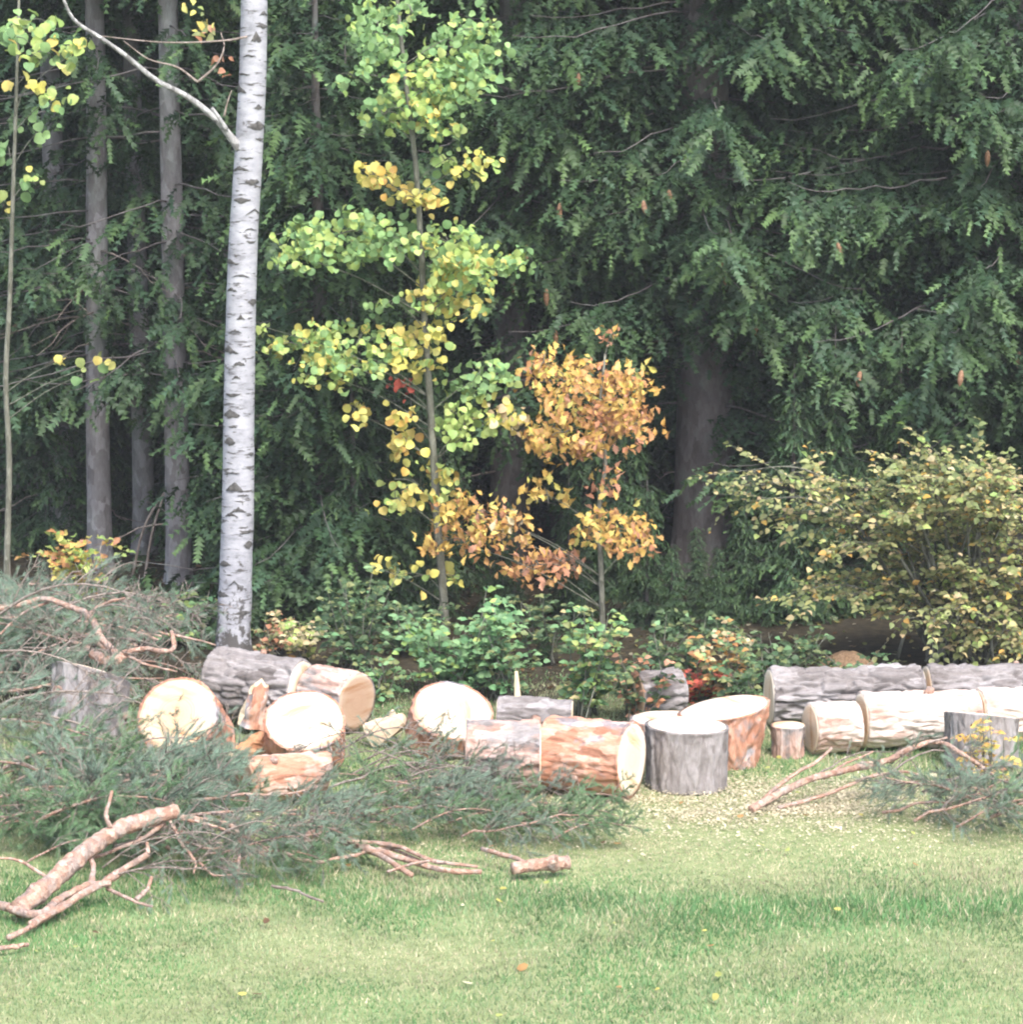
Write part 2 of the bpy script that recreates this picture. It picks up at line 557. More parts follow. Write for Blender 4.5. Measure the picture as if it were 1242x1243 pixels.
def build_litter():
    # sawdust and chips round the blocks
    n = 40000
    x = RNG.normal(1.35, 0.8, n); y = RNG.normal(-0.85, 0.38, n)
    h_ = n // 2
    hx = RNG.normal(1.3, 0.42, 40); hy = RNG.normal(-0.7, 0.38, 40); hi_ = RNG.integers(0, 40, h_)
    x[h_:] = hx[hi_] + RNG.normal(0, 0.12, n - h_); y[h_:] = hy[hi_] + RNG.normal(0, 0.07, n - h_)
    k = n // 4
    x[:k] = RNG.uniform(-1.6, 3.2, k); y[:k] = RNG.normal(-0.7, 0.5, k)
    z = np.array([gz(a, b) for a, b in zip(x, y)]) + RNG.uniform(0.004, 0.03, n)
    tv = np.array([[-1, -0.6, 0], [1, -0.5, 0.15], [0.8, 0.6, 0], [-0.9, 0.5, 0.2]])
    tf = np.array([[0, 1, 2, 3]])
    d = RNG.normal(0, 1, (n, 3)); d[:, 2] *= 0.3
    up = np.array([0, 0, 1.0]) + RNG.normal(0, 0.35, (n, 3))
    X, Y, Z = frames(d, up)
    v, f = scatter(tv, tf, np.stack([x, y, z], 1), X, Y, Z, 0.002 + 0.008 * RNG.random(n) ** 4)
    c = np.array([0.66, 0.58, 0.42]) * RNG.uniform(0.7, 1.15, (n, 1))
    link('sawdust', mesh_from('sawdust', v, f, np.repeat(c, 4, axis=0)), None, M['leaf_attr'], label='pale sawdust and wood chips strewn round the sawn blocks', cat='sawdust', kind='stuff')
    # fallen leaves on lawn and forest floor
    n1, n2 = 130, 3800
    x = np.concatenate([RNG.uniform(-3.2, 3.2, n1), RNG.uniform(-5, 5, n2)])
    y = np.concatenate([RNG.uniform(-5.5, 0.5, n1), RNG.uniform(1.2, 9, n2)])
    n = n1 + n2
    z = np.array([gz(a, b) for a, b in zip(x, y)]) + np.concatenate([RNG.uniform(0.02, 0.04, n1), RNG.uniform(0.005, 0.03, n2)])
    tv = np.array([[-1, 0, 0.1], [-0.4, -0.55, 0], [0.5, -0.5, 0.05], [1, 0, 0.2], [0.5, 0.5, 0.05], [-0.4, 0.55, 0]])
    tf = np.array([[0, 1, 4, 5], [1, 2, 3, 4]])
    d = RNG.normal(0, 1, (n, 3)); d[:, 2] *= 0.2
    X, Y, Z = frames(d, np.array([0, 0, 1.0]) + RNG.normal(0, 0.35, (n, 3)))
    v, f = scatter(tv, tf, np.stack([x, y, z], 1), X, Y, Z, RNG.uniform(0.012, 0.03, n))
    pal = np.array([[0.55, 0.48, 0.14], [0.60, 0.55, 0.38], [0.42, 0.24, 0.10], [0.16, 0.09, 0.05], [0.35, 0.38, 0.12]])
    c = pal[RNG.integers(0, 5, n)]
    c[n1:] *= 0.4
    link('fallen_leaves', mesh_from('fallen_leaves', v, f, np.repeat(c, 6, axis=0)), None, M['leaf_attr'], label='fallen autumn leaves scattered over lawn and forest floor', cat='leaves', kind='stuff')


build_litter()


# ------------------------------------------------------------------ spruces
def shoot_template(pairs=6, nl=0.27, w=0.105):
    V, F = [], []
    def tri(a, b, c):
        k = len(V); V.extend([a, b, c]); F.append((k, k + 1, k + 2))
    for i in range(pairs):
        t = 0.08 + 0.84 * i / (pairs - 1)
        l = nl * (1.0 - 0.35 * t)
        for s in (-1, 1):
            zz = 0.06 if (i + (s > 0)) % 2 else -0.05
            tri((t - w, 0, 0), (t + w, 0, 0.01), (t + 0.15, s * l, zz))
    tri((0.85, -w * 0.7, 0), (0.85, w * 0.7, 0), (1.12, 0, 0.0))
    tri((0.0, -0.02, 0), (0.0, 0.02, 0), (1.0, 0, 0.02))
    return np.array(V), np.array(F)


SHOOT_V, SHOOT_F = shoot_template()
# vertices further out along the shoot are this year's paler growth
SHOOT_T = np.clip(SHOOT_V[:, 0], 0, 1)


def spruce_branches(rng, H, base, rmax, window=None, fine_to=5.3, whorl=0.26, per=7, sag=1.0, dens=1.0, low_sparse=0.0):
    """returns shoot positions, directions, ups, sizes and the branch tube list"""
    pos, dirs, ups, size, tip = [], [], [], [], []
    tubes = []
    z = base
    while z < H - 0.25:
        fine = z < fine_to
        k = per if fine else 5
        for j in range(k):
            a = rng.uniform(0, 2 * np.pi)
            zz = z + rng.uniform(-0.12, 0.12)
            if window is not None and zz < window[0] and abs((a - window[1] + np.pi) % (2 * np.pi) - np.pi) < window[2]:
                continue
            L = rmax * max(0.12, (1 - zz / H)) ** 0.75 * rng.uniform(0.65, 1.12)
            thin = low_sparse > 0 and zz < low_sparse
            if thin and rng.random() < 0.62:
                continue
            n = max(5, int(L / 0.16))
            s = np.linspace(0, 1, n)
            droop = rng.uniform(0.25, 0.5) * L * sag
            ax = np.stack([np.cos(a + 0.1 * rng.normal() * s) * L * s, np.sin(a + 0.1 * rng.normal() * s) * L * s,
                           zz + 0.12 * L * s - droop * s ** 1.6 + 0.16 * L * s ** 4 + rng.normal(0, 0.01, n)], 1)
            tubes.append((ax, np.linspace(0.007 * (0.5 + L / 2), 0.002, n)))
            out = np.array([np.cos(a), np.sin(a), 0.0]); side = np.array([-np.sin(a), np.cos(a), 0.0])
            step = (0.060 if fine else 0.22) / dens
            if thin:
                step *= 1.7
            m = max(3, int(L * 0.86 / step))
            ss = np.linspace(0.08, 1.0, m)
            for i, t in enumerate(ss):
                p0 = np.array([np.interp(t, s, ax[:, q]) for q in range(3)])
                sg = 1 if i % 2 else -1
                tl = (0.24 + 0.17 * L * (1 - t) ** 0.7) * rng.uniform(0.7, 1.35)
                if thin:
                    tl *= 0.7
                hang = rng.uniform(0.25, 1.5)
                d = out * rng.uniform(0.35, 0.9) + side * sg * rng.uniform(0.5, 1.0) * (1 - 0.4 * t) + np.array([0, 0, -hang])
                d /= np.linalg.norm(d)
                q = max(2, int(tl / (0.055 if fine else 0.13)))
                u = (np.arange(q) + 1) / q
                pp = p0 + d * (u * tl)[:, None] + np.array([0, 0, -0.12])[None] * (u ** 2 * tl)[:, None]
                perp = np.cross(d, [0, 0, 1.0]); perp /= np.linalg.norm(perp) + 1e-9
                sgn = np.where(np.arange(q) % 2 == 0, 1.0, -1.0)
                sgn[-1] = 0
                dd = d[None] * 0.8 + perp[None] * sgn[:, None] * 0.62 + rng.normal(0, 0.16, (q, 3)) + np.array([0, 0, -0.15])
                pos.append(pp - dd * 0.02); dirs.append(dd)
                ups.append(np.array([0, 0, 1.0]) + rng.normal(0, 0.5, (q, 3)) + out * 0.4)
                size.append(rng.uniform(0.10, 0.175, q) * (1.0 if fine else 2.2))
                tip.append(u * (0.35 + 0.65 * t))
        z += whorl if fine else 0.5
    return np.concatenate(pos), np.concatenate(dirs), np.concatenate(ups), np.concatenate(size), np.concatenate(tip), tubes


def trunk_mesh(rng, H, r, lean=0.0, sides=20):
    zs = np.concatenate([[-0.15, 0, 0.08, 0.2, 0.4], np.arange(0.65, 5.5, 0.22), np.arange(6, H, 1.0), [H]])
    cx = lean * zs / H + 0.02 * np.sin(zs * 0.9 + rng.uniform(0, 6))
    V, F = [], []
    for i, z in enumerate(zs):
        rr = r * (1 - max(z, 0) / H) ** 0.85 + 0.006
        rr *= 1 + 0.22 * math.exp(-max(z, 0) / 0.14)
        for j in range(sides):
            a = 2 * math.pi * j / sides
            k = rr * (1 + 0.05 * noise.noise(Vector((math.cos(a) * 3, math.sin(a) * 3, z * 5 + r * 90))) + 0.10 * math.exp(-max(z, 0) / 0.25) * math.sin(5 * a + r * 40))
            V.append((cx[i] + math.cos(a) * k, math.sin(a) * k, z))
    for i in range(len(zs) - 1):
        for j in range(sides):
            F.append((i * sides + j, i * sides + (j + 1) % sides, (i + 1) * sides + (j + 1) % sides, (i + 1) * sides + j))
    return mesh_from('trunk', V, np.array(F), smooth=True)


def dead_twigs(rng, lo, hi, n, rmax, r):
    tb = Tubes()
    for _ in range(n):
        z = rng.uniform(lo, hi); a = rng.uniform(0, 2 * np.pi); L = rng.uniform(0.2, rmax)
        s = np.linspace(0, 1, 6)
        p = np.stack([np.cos(a) * (r * 0.7 + L * s), np.sin(a) * (r * 0.7 + L * s), z - 0.35 * L * s ** 1.5 + 0.1 * L * s], 1) + rng.normal(0, 0.012, (6, 3)) * s[:, None]
        tb.add(p, np.linspace(0.009, 0.002, 6), 4)
        for _k in range(2):
            i = rng.integers(2, 5)
            e = p[i] + np.array([np.cos(a + rng.uniform(-1, 1)), np.sin(a + rng.uniform(-1, 1)), rng.uniform(-0.6, 0.1)]) * L * 0.35
            tb.add([p[i], (p[i] + e) / 2 + rng.normal(0, 0.01, 3), e], [0.004, 0.003, 0.0015], 3)
    return tb.mesh('dead_twigs')


CONE_ME = None


def cone_mesh():
    tb = Tubes()
    z = np.linspace(0, -0.12, 9)
    r = np.array([0.006, 0.013, 0.017, 0.019, 0.019, 0.018, 0.016, 0.011, 0.003])
    r = r * (1 + 0.12 * (np.arange(9) % 2))
    tb.add(np.stack([0.004 * np.sin(z * 30), 0 * z, z], 1), r, 8)
    return tb.mesh('cone', smooth=False)


m_, nt_, out_ = nmat('spruce_cone')
tc_ = nt_.nodes.new('ShaderNodeTexCoord')
n_ = tex(nt_, 'ShaderNodeTexVoronoi', tc_.outputs['Object'], Scale=110.0)
r_ = ramp(nt_, [(0.1, (0.30, 0.18, 0.11)), (0.6, (0.17, 0.09, 0.05))])
nt_.links.new(n_.outputs['Distance'], r_.inputs[0])
principled(nt_, out_, r_.outputs[0], 0.7)
M['cone'] = m_


def make_spruce(seed, H, r, base, rmax, dark=1.0, bark='bark_spruce', dead=(0.5, 2.0, 8), cones=0, **kw):
    rng = np.random.default_rng(seed)
    pos, d, up, size, tip, tubes = spruce_branches(rng, H, base, rmax, **kw)
    n = len(pos)
    X, Y, Z = frames(d, up)
    size = np.stack([size * rng.uniform(0.75, 1.2, n), size * rng.uniform(0.6, 1.25, n), size * rng.uniform(0.5, 1.8, n)], 1)
    v, f = scatter(SHOOT_V, SHOOT_F, pos, X, Y, Z, size)
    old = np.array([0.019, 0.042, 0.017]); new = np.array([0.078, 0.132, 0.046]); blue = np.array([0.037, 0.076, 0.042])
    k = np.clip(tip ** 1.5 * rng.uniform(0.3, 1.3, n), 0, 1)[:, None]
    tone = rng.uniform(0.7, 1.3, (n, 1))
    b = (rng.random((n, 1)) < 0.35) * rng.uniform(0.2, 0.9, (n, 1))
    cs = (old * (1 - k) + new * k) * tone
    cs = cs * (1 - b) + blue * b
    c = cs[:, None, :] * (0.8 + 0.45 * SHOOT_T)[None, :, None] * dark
    root = empty('spruce_tree')
    kids = [link('trunk', trunk_mesh(rng, H, r), root, M[bark])]
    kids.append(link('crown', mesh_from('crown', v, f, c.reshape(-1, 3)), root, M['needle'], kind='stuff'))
    tb = Tubes()
    for ax, rad in tubes:
        tb.add(ax, rad, 4)
    kids.append(link('branches', tb.mesh('branches'), root, M['bark_spruce'], kind='stuff'))
    if dead and dead[2]:
        kids.append(link('dead_twigs', dead_twigs(rng, dead[0], dead[1], dead[2], 1.1, r), root, M['twig_bark'], kind='stuff'))
    if cones:
        global CONE_ME
        if CONE_ME is None:
            CONE_ME = cone_mesh()
        ok = np.where((pos[:, 2] > 1.6) & (pos[:, 2] < 4.6) & (pos[:, 1] < -0.35 * rmax) & (tip > 0.55))[0]
        for i in rng.choice(ok, min(cones, len(ok)), replace=False):
            o = link('cone', CONE_ME, root, M['cone'])
            o.location = pos[i] + np.array([0, -0.03, -0.01]); o.rotation_euler = (rng.uniform(-.25, .25), rng.uniform(-.25, .25), rng.uniform(0, 6)); o.scale = (1, 1, rng.uniform(0.8, 1.15))
            kids.append(o)
    note_children(root, kids)
    return root


def put(root, px, py, rz=0.0, s=1.0, label=None, group=None, cat='tree'):
    p = G(px, py)
    root.location = (p.x, p.y, gz(p.x, p.y))
    root.rotation_euler = (0, 0, rz)
    root.scale = (s, s, s)
    tag(root, label, cat, group)
    return root


CAMW = -math.pi / 2
# front row, each tree its own crown
sp_a = put(make_spruce(11, 13.0, 0.24, 0.7, 2.3, per=8, window=(2.2, CAMW - 0.22, 0.85), cones=9), 852, 702, label='big spruce with a thick bare grey trunk behind the orange oak sapling')
sp_b = put(make_spruce(12, 12.0, 0.16, 1.3, 1.9, window=(2.4, CAMW, 1.0), cones=5), 622, 690, label='spruce with a bluish trunk between the aspen and the orange oak')
sp_c = put(make_spruce(13, 13.0, 0.22, 1.25, 2.9, per=8, window=None, cones=9), 1215, 705, label='broad spruce hanging over the hazel bush with cones on its tips')
sp_d = put(make_spruce(14, 5.2, 0.07, 0.15, 1.25, fine_to=6, dead=None), 392, 745, label='young bushy spruce with branches to the ground beside the birch')
sp_e = put(make_spruce(15, 14.0, 0.092, 1.6, 1.7, dead=(0.4, 3.0, 7), low_sparse=4.9, bark='bark_lifted'), 125, 695, label='slim spruce with a tall bare trunk, leftmost of the straight trunks')
# copies: the same kinds further back
sp_f = put(copy_tree(sp_e), 216, 708, 2.0, 1.0, label='slim spruce with a bare pale grey trunk just beside the white birch')
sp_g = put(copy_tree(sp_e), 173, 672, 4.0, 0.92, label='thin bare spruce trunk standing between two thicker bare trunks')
sp_h = put(copy_tree(sp_b), 382, 655, 0.0, 0.95, label='spruce with its trunk showing high up between birch and aspen')
sp_i = put(copy_tree(sp_c), 937, 652, 0.3, 1.0, label='spruce with a dark trunk behind the thick-trunked spruce')
sp_j = put(copy_tree(sp_a), 1012, 640, -0.5, 0.95, label='dark spruce trunk half hidden behind the hazel bush top')
sp_k = put(copy_tree(sp_b), 1088, 628, 0.4, 1.05, label='shaded spruce trunk above the middle of the hazel bush')
sp_l = put(copy_tree(sp_d), 500, 712, 2.2, 0.45, label='small dark young spruce behind the slender aspen stem')
sp_m = put(copy_tree(sp_d), 742, 722, 1.2, 0.4, label='small dark young spruce behind the orange oak leaves')
sp_n = put(copy_tree(sp_a), 735, 655, 1.7, 1.0, label='dense spruce filling the gap above the orange oak')
sp_o = put(copy_tree(sp_d), 425, 690, 0.7, 0.8, label='dark young spruce in the shade behind the aspen')
deep = 'spruces deep in the forest'
deep_lab = 'dark spruce in the deep shade behind the front trees'
rr_ = random.Random(3)
spots = [(60, 640, 'e'), (75, 668, 'e'), (250, 630, 'e'), (20, 610, 'c'), (140, 605, 'b'), (300, 622, 'b'), (200, 585, 'c'), (-60, 640, 'b'), (-120, 600, 'c'),
         (350, 600, 'c'), (460, 610, 'a'), (540, 640, 'b'), (680, 610, 'c'), (820, 600, 'b'), (980, 590, 'a'), (1140, 605, 'c'), (1270, 630, 'b'), (1350, 660, 'a'), (1400, 600, 'c'),
         (-20, 560, 'b'), (90, 550, 'c'), (230, 545, 'a'), (400, 555, 'b'), (620, 560, 'c'), (900, 555, 'b'), (1200, 560, 'c'), (1480, 590, 'b'), (-200, 560, 'a'),
         (30, 520, 'c'), (160, 515, 'a'), (300, 520, 'c'), (480, 515, 'b'), (760, 520, 'a'), (1060, 520, 'b'), (1320, 520, 'a')]
src = {'a': sp_a, 'b': sp_b, 'c': sp_c, 'e': sp_e}
bare_names = iter(('bare spruce trunk deep in shade, first beyond the slim trunks', 'pale bare spruce trunk low behind the maple leaves', 'bare spruce trunk deep in shade just behind the birch'))
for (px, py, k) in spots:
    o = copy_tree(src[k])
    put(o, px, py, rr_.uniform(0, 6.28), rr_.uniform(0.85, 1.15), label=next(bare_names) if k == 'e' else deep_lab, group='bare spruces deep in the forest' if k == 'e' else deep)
# low spruce saplings in the left gap, half-lit foliage between the bare trunks
for (px, py, s, lab) in ((60, 668, 0.55, 'low young spruce in the gap behind the thin leafy stem'), (160, 640, 0.75, 'young spruce between the bare trunks in the shade'),
                         (255, 665, 0.6, 'low young spruce showing just behind the birch trunk'), (330, 672, 0.8, 'young spruce in the shade right behind the birch')):
    put(copy_tree(sp_d), px, py, rr_.uniform(0, 6), s, label=lab)


for (px, py, s_, lab) in ((785, 755, 0.2, 'low dark spruce sapling at the foot of the thick-trunked spruce'), (905, 752, 0.2, 'low spruce sapling just past the foot of the thick trunk'), (960, 752, 0.34, 'low spruce sapling under the first hazel tips'),
                         (1010, 742, 0.4, 'low spruce sapling in the shade under the hazel'), (690, 752, 0.2, 'low spruce sapling behind the upright green shrub'), (500, 750, 0.3, 'low spruce sapling behind the mint-green shrub'), (430, 752, 0.45, 'low spruce sapling behind the dark green shrub'),
                         (330, 745, 0.42, 'low spruce sapling close behind the birch foot'), (610, 752, 0.17, 'low spruce sapling below the bluish trunk'), (1090, 735, 0.4, 'low spruce sapling hidden among the hazel stems'), (845, 748, 0.13, 'tiny spruce seedling right before the thick grey trunk'), (872, 762, 0.12, 'tiny spruce seedling behind the orange-topped shrub'), (815, 768, 0.13, 'tiny spruce seedling behind the dull green shrub')):
    put(copy_tree(sp_d), px, py, rr_.uniform(0, 6), s_, label=lab)


# ------------------------------------------------------------------ leaves
def leaf_shape(kind):
    if kind == 'round':            # aspen
        ang = [0, 35, 75, 115, 150, 180, 210, 245, 285, 325]
        rad = [0.56, 0.52, 0.52, 0.50, 0.46, 0.40, 0.46, 0.50, 0.52, 0.52]
    elif kind == 'oak':
        ang = [0, 14, 26, 40, 52, 72, 90, 118, 150, 180, 210, 242, 270, 288, 308, 320, 334, 346]
        rad = [1.0, 0.86, 0.66, 0.78, 0.46, 0.56, 0.34, 0.44, 0.34, 0.9, 0.34, 0.44, 0.34, 0.56, 0.46, 0.78, 0.66, 0.86]
        rad = [r * 0.62 for r in rad]
    else:                          # oval with a point (hazel, rowan)
        ang = [0, 25, 60, 100, 140, 180, 220, 260, 300, 335]
        rad = [0.66, 0.46, 0.40, 0.40, 0.44, 0.48, 0.44, 0.40, 0.40, 0.46]
    V = [(0, 0, 0)] + [(math.cos(R(a)) * r, math.sin(R(a)) * r, 0) for a, r in zip(ang, rad)]
    V = [(x, y, 0.30 * abs(y) - 0.30 * x * x + 0.05 * math.sin(9 * x + 4 * y)) for x, y, z in V]
    k = len(V) - 1
    F = [(0, 1 + i, 1 + (i + 1) % k) for i in range(k)]
    return np.array(V), np.array(F)


LEAF = {k: leaf_shape(k) for k in ('round', 'oak', 'oval')}
LEAF_ME = {k: mesh_from('leaf_' + k, *LEAF[k]) for k in LEAF}
for k in LEAF_ME:
    LEAF_ME[k].materials.append(M['leaf_obj'])


def leaves_on(root, kind, pos, X, Y, Z, size, col, singles=300, name='foliage'):
    """the leaves nearest the viewer become single leaf parts, the rest one foliage part"""
    pos = np.asarray(pos); org = np.array(root.location)
    order = np.argsort(pos[:, 1])
    one, rest = order[:singles], order[singles:]
    for i in one:
        o = bpy.data.objects.new('leaf', LEAF_ME[kind])
        COL.objects.link(o)
        o.parent = root
        m = Matrix(((X[i, 0], Y[i, 0], Z[i, 0]), (X[i, 1], Y[i, 1], Z[i, 1]), (X[i, 2], Y[i, 2], Z[i, 2])))
        o.matrix_local = Matrix.Translation(pos[i] - org) @ m.to_4x4() @ Matrix.Scale(size[i], 4)
        o.color = (*col[i], 1)
    if len(rest):
        tv, tf = LEAF[kind]
        v, f = scatter(tv, tf, pos[rest] - org, X[rest], Y[rest], Z[rest], size[rest])
        me = mesh_from(name, v, f, np.repeat(col[rest], len(tv), axis=0))
        link(name, me, root, M['leaf_attr'], kind='stuff')


PAL = {
    'green': [(0.21, 0.34, 0.13), (0.26, 0.40, 0.16), (0.17, 0.30, 0.12)],
    'lime': [(0.34, 0.44, 0.13), (0.40, 0.48, 0.16), (0.28, 0.41, 0.12)],
    'yellow': [(0.58, 0.53, 0.13), (0.52, 0.50, 0.15), (0.60, 0.49, 0.14)],
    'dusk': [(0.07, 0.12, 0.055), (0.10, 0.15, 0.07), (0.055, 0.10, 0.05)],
    'gold': [(0.54, 0.36, 0.09), (0.58, 0.41, 0.12), (0.48, 0.29, 0.08)],
    'orange': [(0.47, 0.25, 0.09), (0.42, 0.21, 0.09), (0.53, 0.31, 0.12)],
    'rust': [(0.42, 0.20, 0.11), (0.48, 0.25, 0.16)],
    'red': [(0.48, 0.10, 0.07), (0.38, 0.09, 0.06)],
    'mint': [(0.17, 0.30, 0.14), (0.22, 0.36, 0.17), (0.13, 0.26, 0.12)],
    'hazel': [(0.33, 0.33, 0.13), (0.42, 0.38, 0.17), (0.25, 0.28, 0.11), (0.47, 0.38, 0.19), (0.29, 0.31, 0.13)],
    'olive': [(0.18, 0.22, 0.09), (0.24, 0.26, 0.11)],
    'cream': [(0.55, 0.48, 0.30), (0.50, 0.38, 0.22)],
}


def pick(rng, spec, n):
    """spec: {'green':0.7,'yellow':0.3}"""
    ks = list(spec); p = np.array([spec[k] for k in ks], float); p /= p.sum()
    out = np.empty((n, 3))
    for i, k in enumerate(rng.choice(len(ks), n, p=p)):
        c = PAL[ks[k]]
        out[i] = c[rng.integers(len(c))]
    return out * rng.uniform(0.82, 1.18, (n, 1))


def clump_leaves(rng, clumps, Y0, leaf_px, face=0.7, depth=0.28):
    """clumps: (px,py,rx,ry,spec[,dens]) in photograph pixels at depth about Y0 -> leaf arrays"""
    P, C, S = [], [], []
    for cl in clumps:
        px, py, rx, ry, spec = cl[:5]
        dens = cl[5] if len(cl) > 5 else 1.0
        n = max(4, int(math.pi * rx * ry / (leaf_px ** 2) * 3.7 * dens))
        # cluster leaves on short twigs inside the clump
        nt = max(3, n // 5)
        ta = rng.uniform(0, 2 * np.pi, nt); tr = np.sqrt(rng.random(nt)) * 0.92
        tx, ty = px + rx * tr * np.cos(ta), py + ry * tr * np.sin(ta)
        td = rng.normal(0, depth, nt)
        k = rng.integers(0, nt, n)
        jx = tx[k] + rng.normal(0, leaf_px * 0.75, n); jy = ty[k] + rng.normal(0, leaf_px * 0.6, n)
        dd = td[k] + rng.normal(0, 0.05, n)
        for a, b, e in zip(jx, jy, dd):
            P.append(np.array(A(a, b, Y0 + e)))
        C.append(pick(rng, spec, n)); S.append(rng.uniform(0.55, 1.3, n) * leaf_px / ppm(Y0))
    P = np.array(P); C = np.concatenate(C); S = np.concatenate(S)
    n = len(P)
    nrm = unit(np.stack([rng.normal(0, 0.55, n), -face + rng.normal(0, 0.45, n), (1 - face) * 1.2 + rng.normal(0, 0.4, n)], 1))
    d = np.stack([rng.normal(0, 0.6, n), rng.normal(-0.2, 0.4, n), -0.7 + rng.normal(0, 0.5, n)], 1)
    d = d - nrm * (d * nrm).sum(1, keepdims=True)
    X, Y, Z = frames(d, nrm)
    return P, X, Y, Z, S, C


def stem_tree(root, stem_px, Y0, rad, clumps, mat, rng, yjit=0.0, twigs_per=4):
    """stem through pixel points plus a twig to each clump"""
    org = np.array(root.location)
    pts = curve_pts([np.array(A(x, y, Y0 + yjit * math.sin(i * 1.3))) for i, (x, y) in enumerate(stem_px)], 6)
    tb = Tubes()
    tb.add(pts - org, np.linspace(rad, rad * 0.35, len(pts)), 8, wob=0.06)
    link('stem', tb.mesh('stem'), root, mat)
    tb = Tubes()
    for cl in clumps:
        c = np.array(A(cl[0], cl[1], Y0))
        # leave the stem a little below the clump
        cand = pts[pts[:, 2] < c[2] + 0.02]
        base = cand[np.argmin(np.abs(cand[:, 2] - (c[2] - 0.12 - 0.35 * abs(c[0] - pts[len(pts) // 2, 0]))))] if len(cand) else pts[0]
        L = np.linalg.norm(c - base)
        mid = (c + base) / 2 + np.array([0, 0, 0.05 * L])
        tb.add(curve_pts([base, mid, c], 4) - org, np.linspace(0.006, 0.002, 9) * (0.6 + 0.3 * L), 5)
        for _ in range(twigs_per):
            a = rng.uniform(0, 2 * np.pi); rr = rng.uniform(0.4, 0.95)
            e = np.array(A(cl[0] + cl[2] * rr * math.cos(a), cl[1] + cl[3] * rr * math.sin(a), Y0 + rng.normal(0, 0.2)))
            tb.add(curve_pts([c, (c + e) / 2 + np.array([0, 0, 0.02]), e], 3) - org, np.linspace(0.004, 0.0015, 7), 4)
    if tb.n:
        link('twigs', tb.mesh('twigs'), root, mat, kind='stuff')


# ---- aspen
rng = np.random.default_rng(21)
gl = {'green': 0.8, 'lime': 0.2}; lg = {'lime': 0.5, 'green': 0.4, 'yellow': 0.1}; ly = {'lime': 0.5, 'green': 0.1, 'yellow': 0.4}; yy = {'yellow': 0.8, 'gold': 0.2}
aspen_cl = [(462, 40, 34, 40, {'green': 0.85, 'lime': 0.15}), (500, 15, 24, 18, gl, 0.6), (560, 60, 46, 34, gl, 0.75), (575, 35, 35, 20, gl, 0.5), (430, 95, 36, 14, gl, 0.6),
            (520, 105, 52, 34, lg), (560, 100, 36, 30, gl, 0.9), (465, 140, 28, 20, gl, 0.8), (520, 150, 40, 26, lg, 0.9), (455, 212, 32, 14, yy), (505, 240, 34, 16, yy, 0.8), (570, 200, 28, 18, {'yellow': .5, 'lime': .5}, 0.7),
            (540, 195, 18, 14, gl, 0.5), (410, 285, 66, 34, {'green': .5, 'lime': .5}), (365, 312, 30, 18, lg), (465, 290, 40, 30, gl, 0.8), (545, 295, 40, 26, lg), (580, 325, 56, 28, lg), (545, 320, 30, 26, ly), (625, 320, 18, 16, gl, 0.6),
            (535, 360, 36, 24, {'yellow': .6, 'lime': .4}, 0.7), (575, 375, 24, 16, {'yellow': .7, 'green': .3}, 0.6), (480, 365, 26, 14, gl, 0.4),
            (365, 420, 46, 18, ly), (430, 425, 60, 30, {'green': .4, 'lime': .5, 'yellow': .1}), (505, 425, 36, 32, {'yellow': .8, 'lime': .2}), (395, 455, 44, 20, ly, 0.6), (580, 460, 48, 20, gl, 0.75), (490, 470, 12, 12, {'red': 1}, 0.9),
            (430, 500, 16, 14, yy, 0.7), (495, 505, 20, 12, yy, 0.7), (495, 540, 24, 12, yy, 0.8), (565, 515, 34, 24, {'lime': 1}, 1.0), (605, 505, 28, 18, {'yellow': .5, 'cream': .5}, 0.8), (320, 397, 10, 8, {'lime': 1}, 0.7),
            (510, 590, 40, 26, {'yellow': .5, 'lime': .3, 'gold': .2}, 0.6), (480, 605, 26, 20, {'lime': .5, 'yellow': .5}, 0.4), (455, 688, 8, 10, {'yellow': 1}, 0.8), (520, 700, 40, 16, {'yellow': .7, 'lime': .3}, 0.4)]
pa = G(541, 772)
aspen = empty('aspen_sapling', pa, label='slender aspen sapling with green and yellow round leaves beside the birch', cat='tree')
stem_tree(aspen, [(541, 772), (538, 720), (530, 620), (523, 500), (516, 400), (511, 300), (505, 205), (494, 110), (484, 20), (478, -60)], pa.y, 0.032, aspen_cl, M['sapling_bark'], rng)
leaves_on(aspen, 'round', *clump_leaves(rng, [(c[0], c[1], c[2] * 1.08, c[3] * 1.08, c[4], (c[5] if len(c) > 5 else 1.0) * 1.15) for c in aspen_cl], pa.y, 9.8, 0.55))

# ---- oak
go = {'gold': 0.6, 'orange': 0.25, 'yellow': 0.15}; oo = {'orange': 0.6, 'gold': 0.25, 'rust': 0.15}
oak_cl = [(690, 465, 48, 34, go), (735, 480, 52, 40, oo), (765, 480, 32, 36, go), (685, 525, 48, 34, go), (735, 525, 46, 30, {'orange': .5, 'rust': .3, 'gold': .2}), (775, 515, 30, 24, oo, 0.9), (660, 440, 24, 16, oo, 0.7), (740, 410, 12, 14, {'gold': .5, 'rust': .5}, 0.6),
          (665, 600, 24, 20, {'gold': .6, 'yellow': .4}, 0.7), (738, 588, 14, 26, {'rust': .8, 'gold': .2}, 0.8), (745, 635, 46, 26, go), (770, 660, 34, 18, oo, 0.9), (715, 640, 26, 20, {'yellow': .5, 'gold': .5}, 0.7),
          (570, 620, 46, 26, go, 0.8), (600, 645, 50, 24, oo, 0.8), (630, 640, 26, 16, {'cream': .4, 'gold': .6}, 0.7), (545, 655, 36, 22, go, 0.7), (655, 685, 56, 22, {'rust': .4, 'orange': .5, 'gold': .1}, 0.8), (690, 680, 20, 14, {'rust': 1}, 0.7)]
po = G(732, 776)
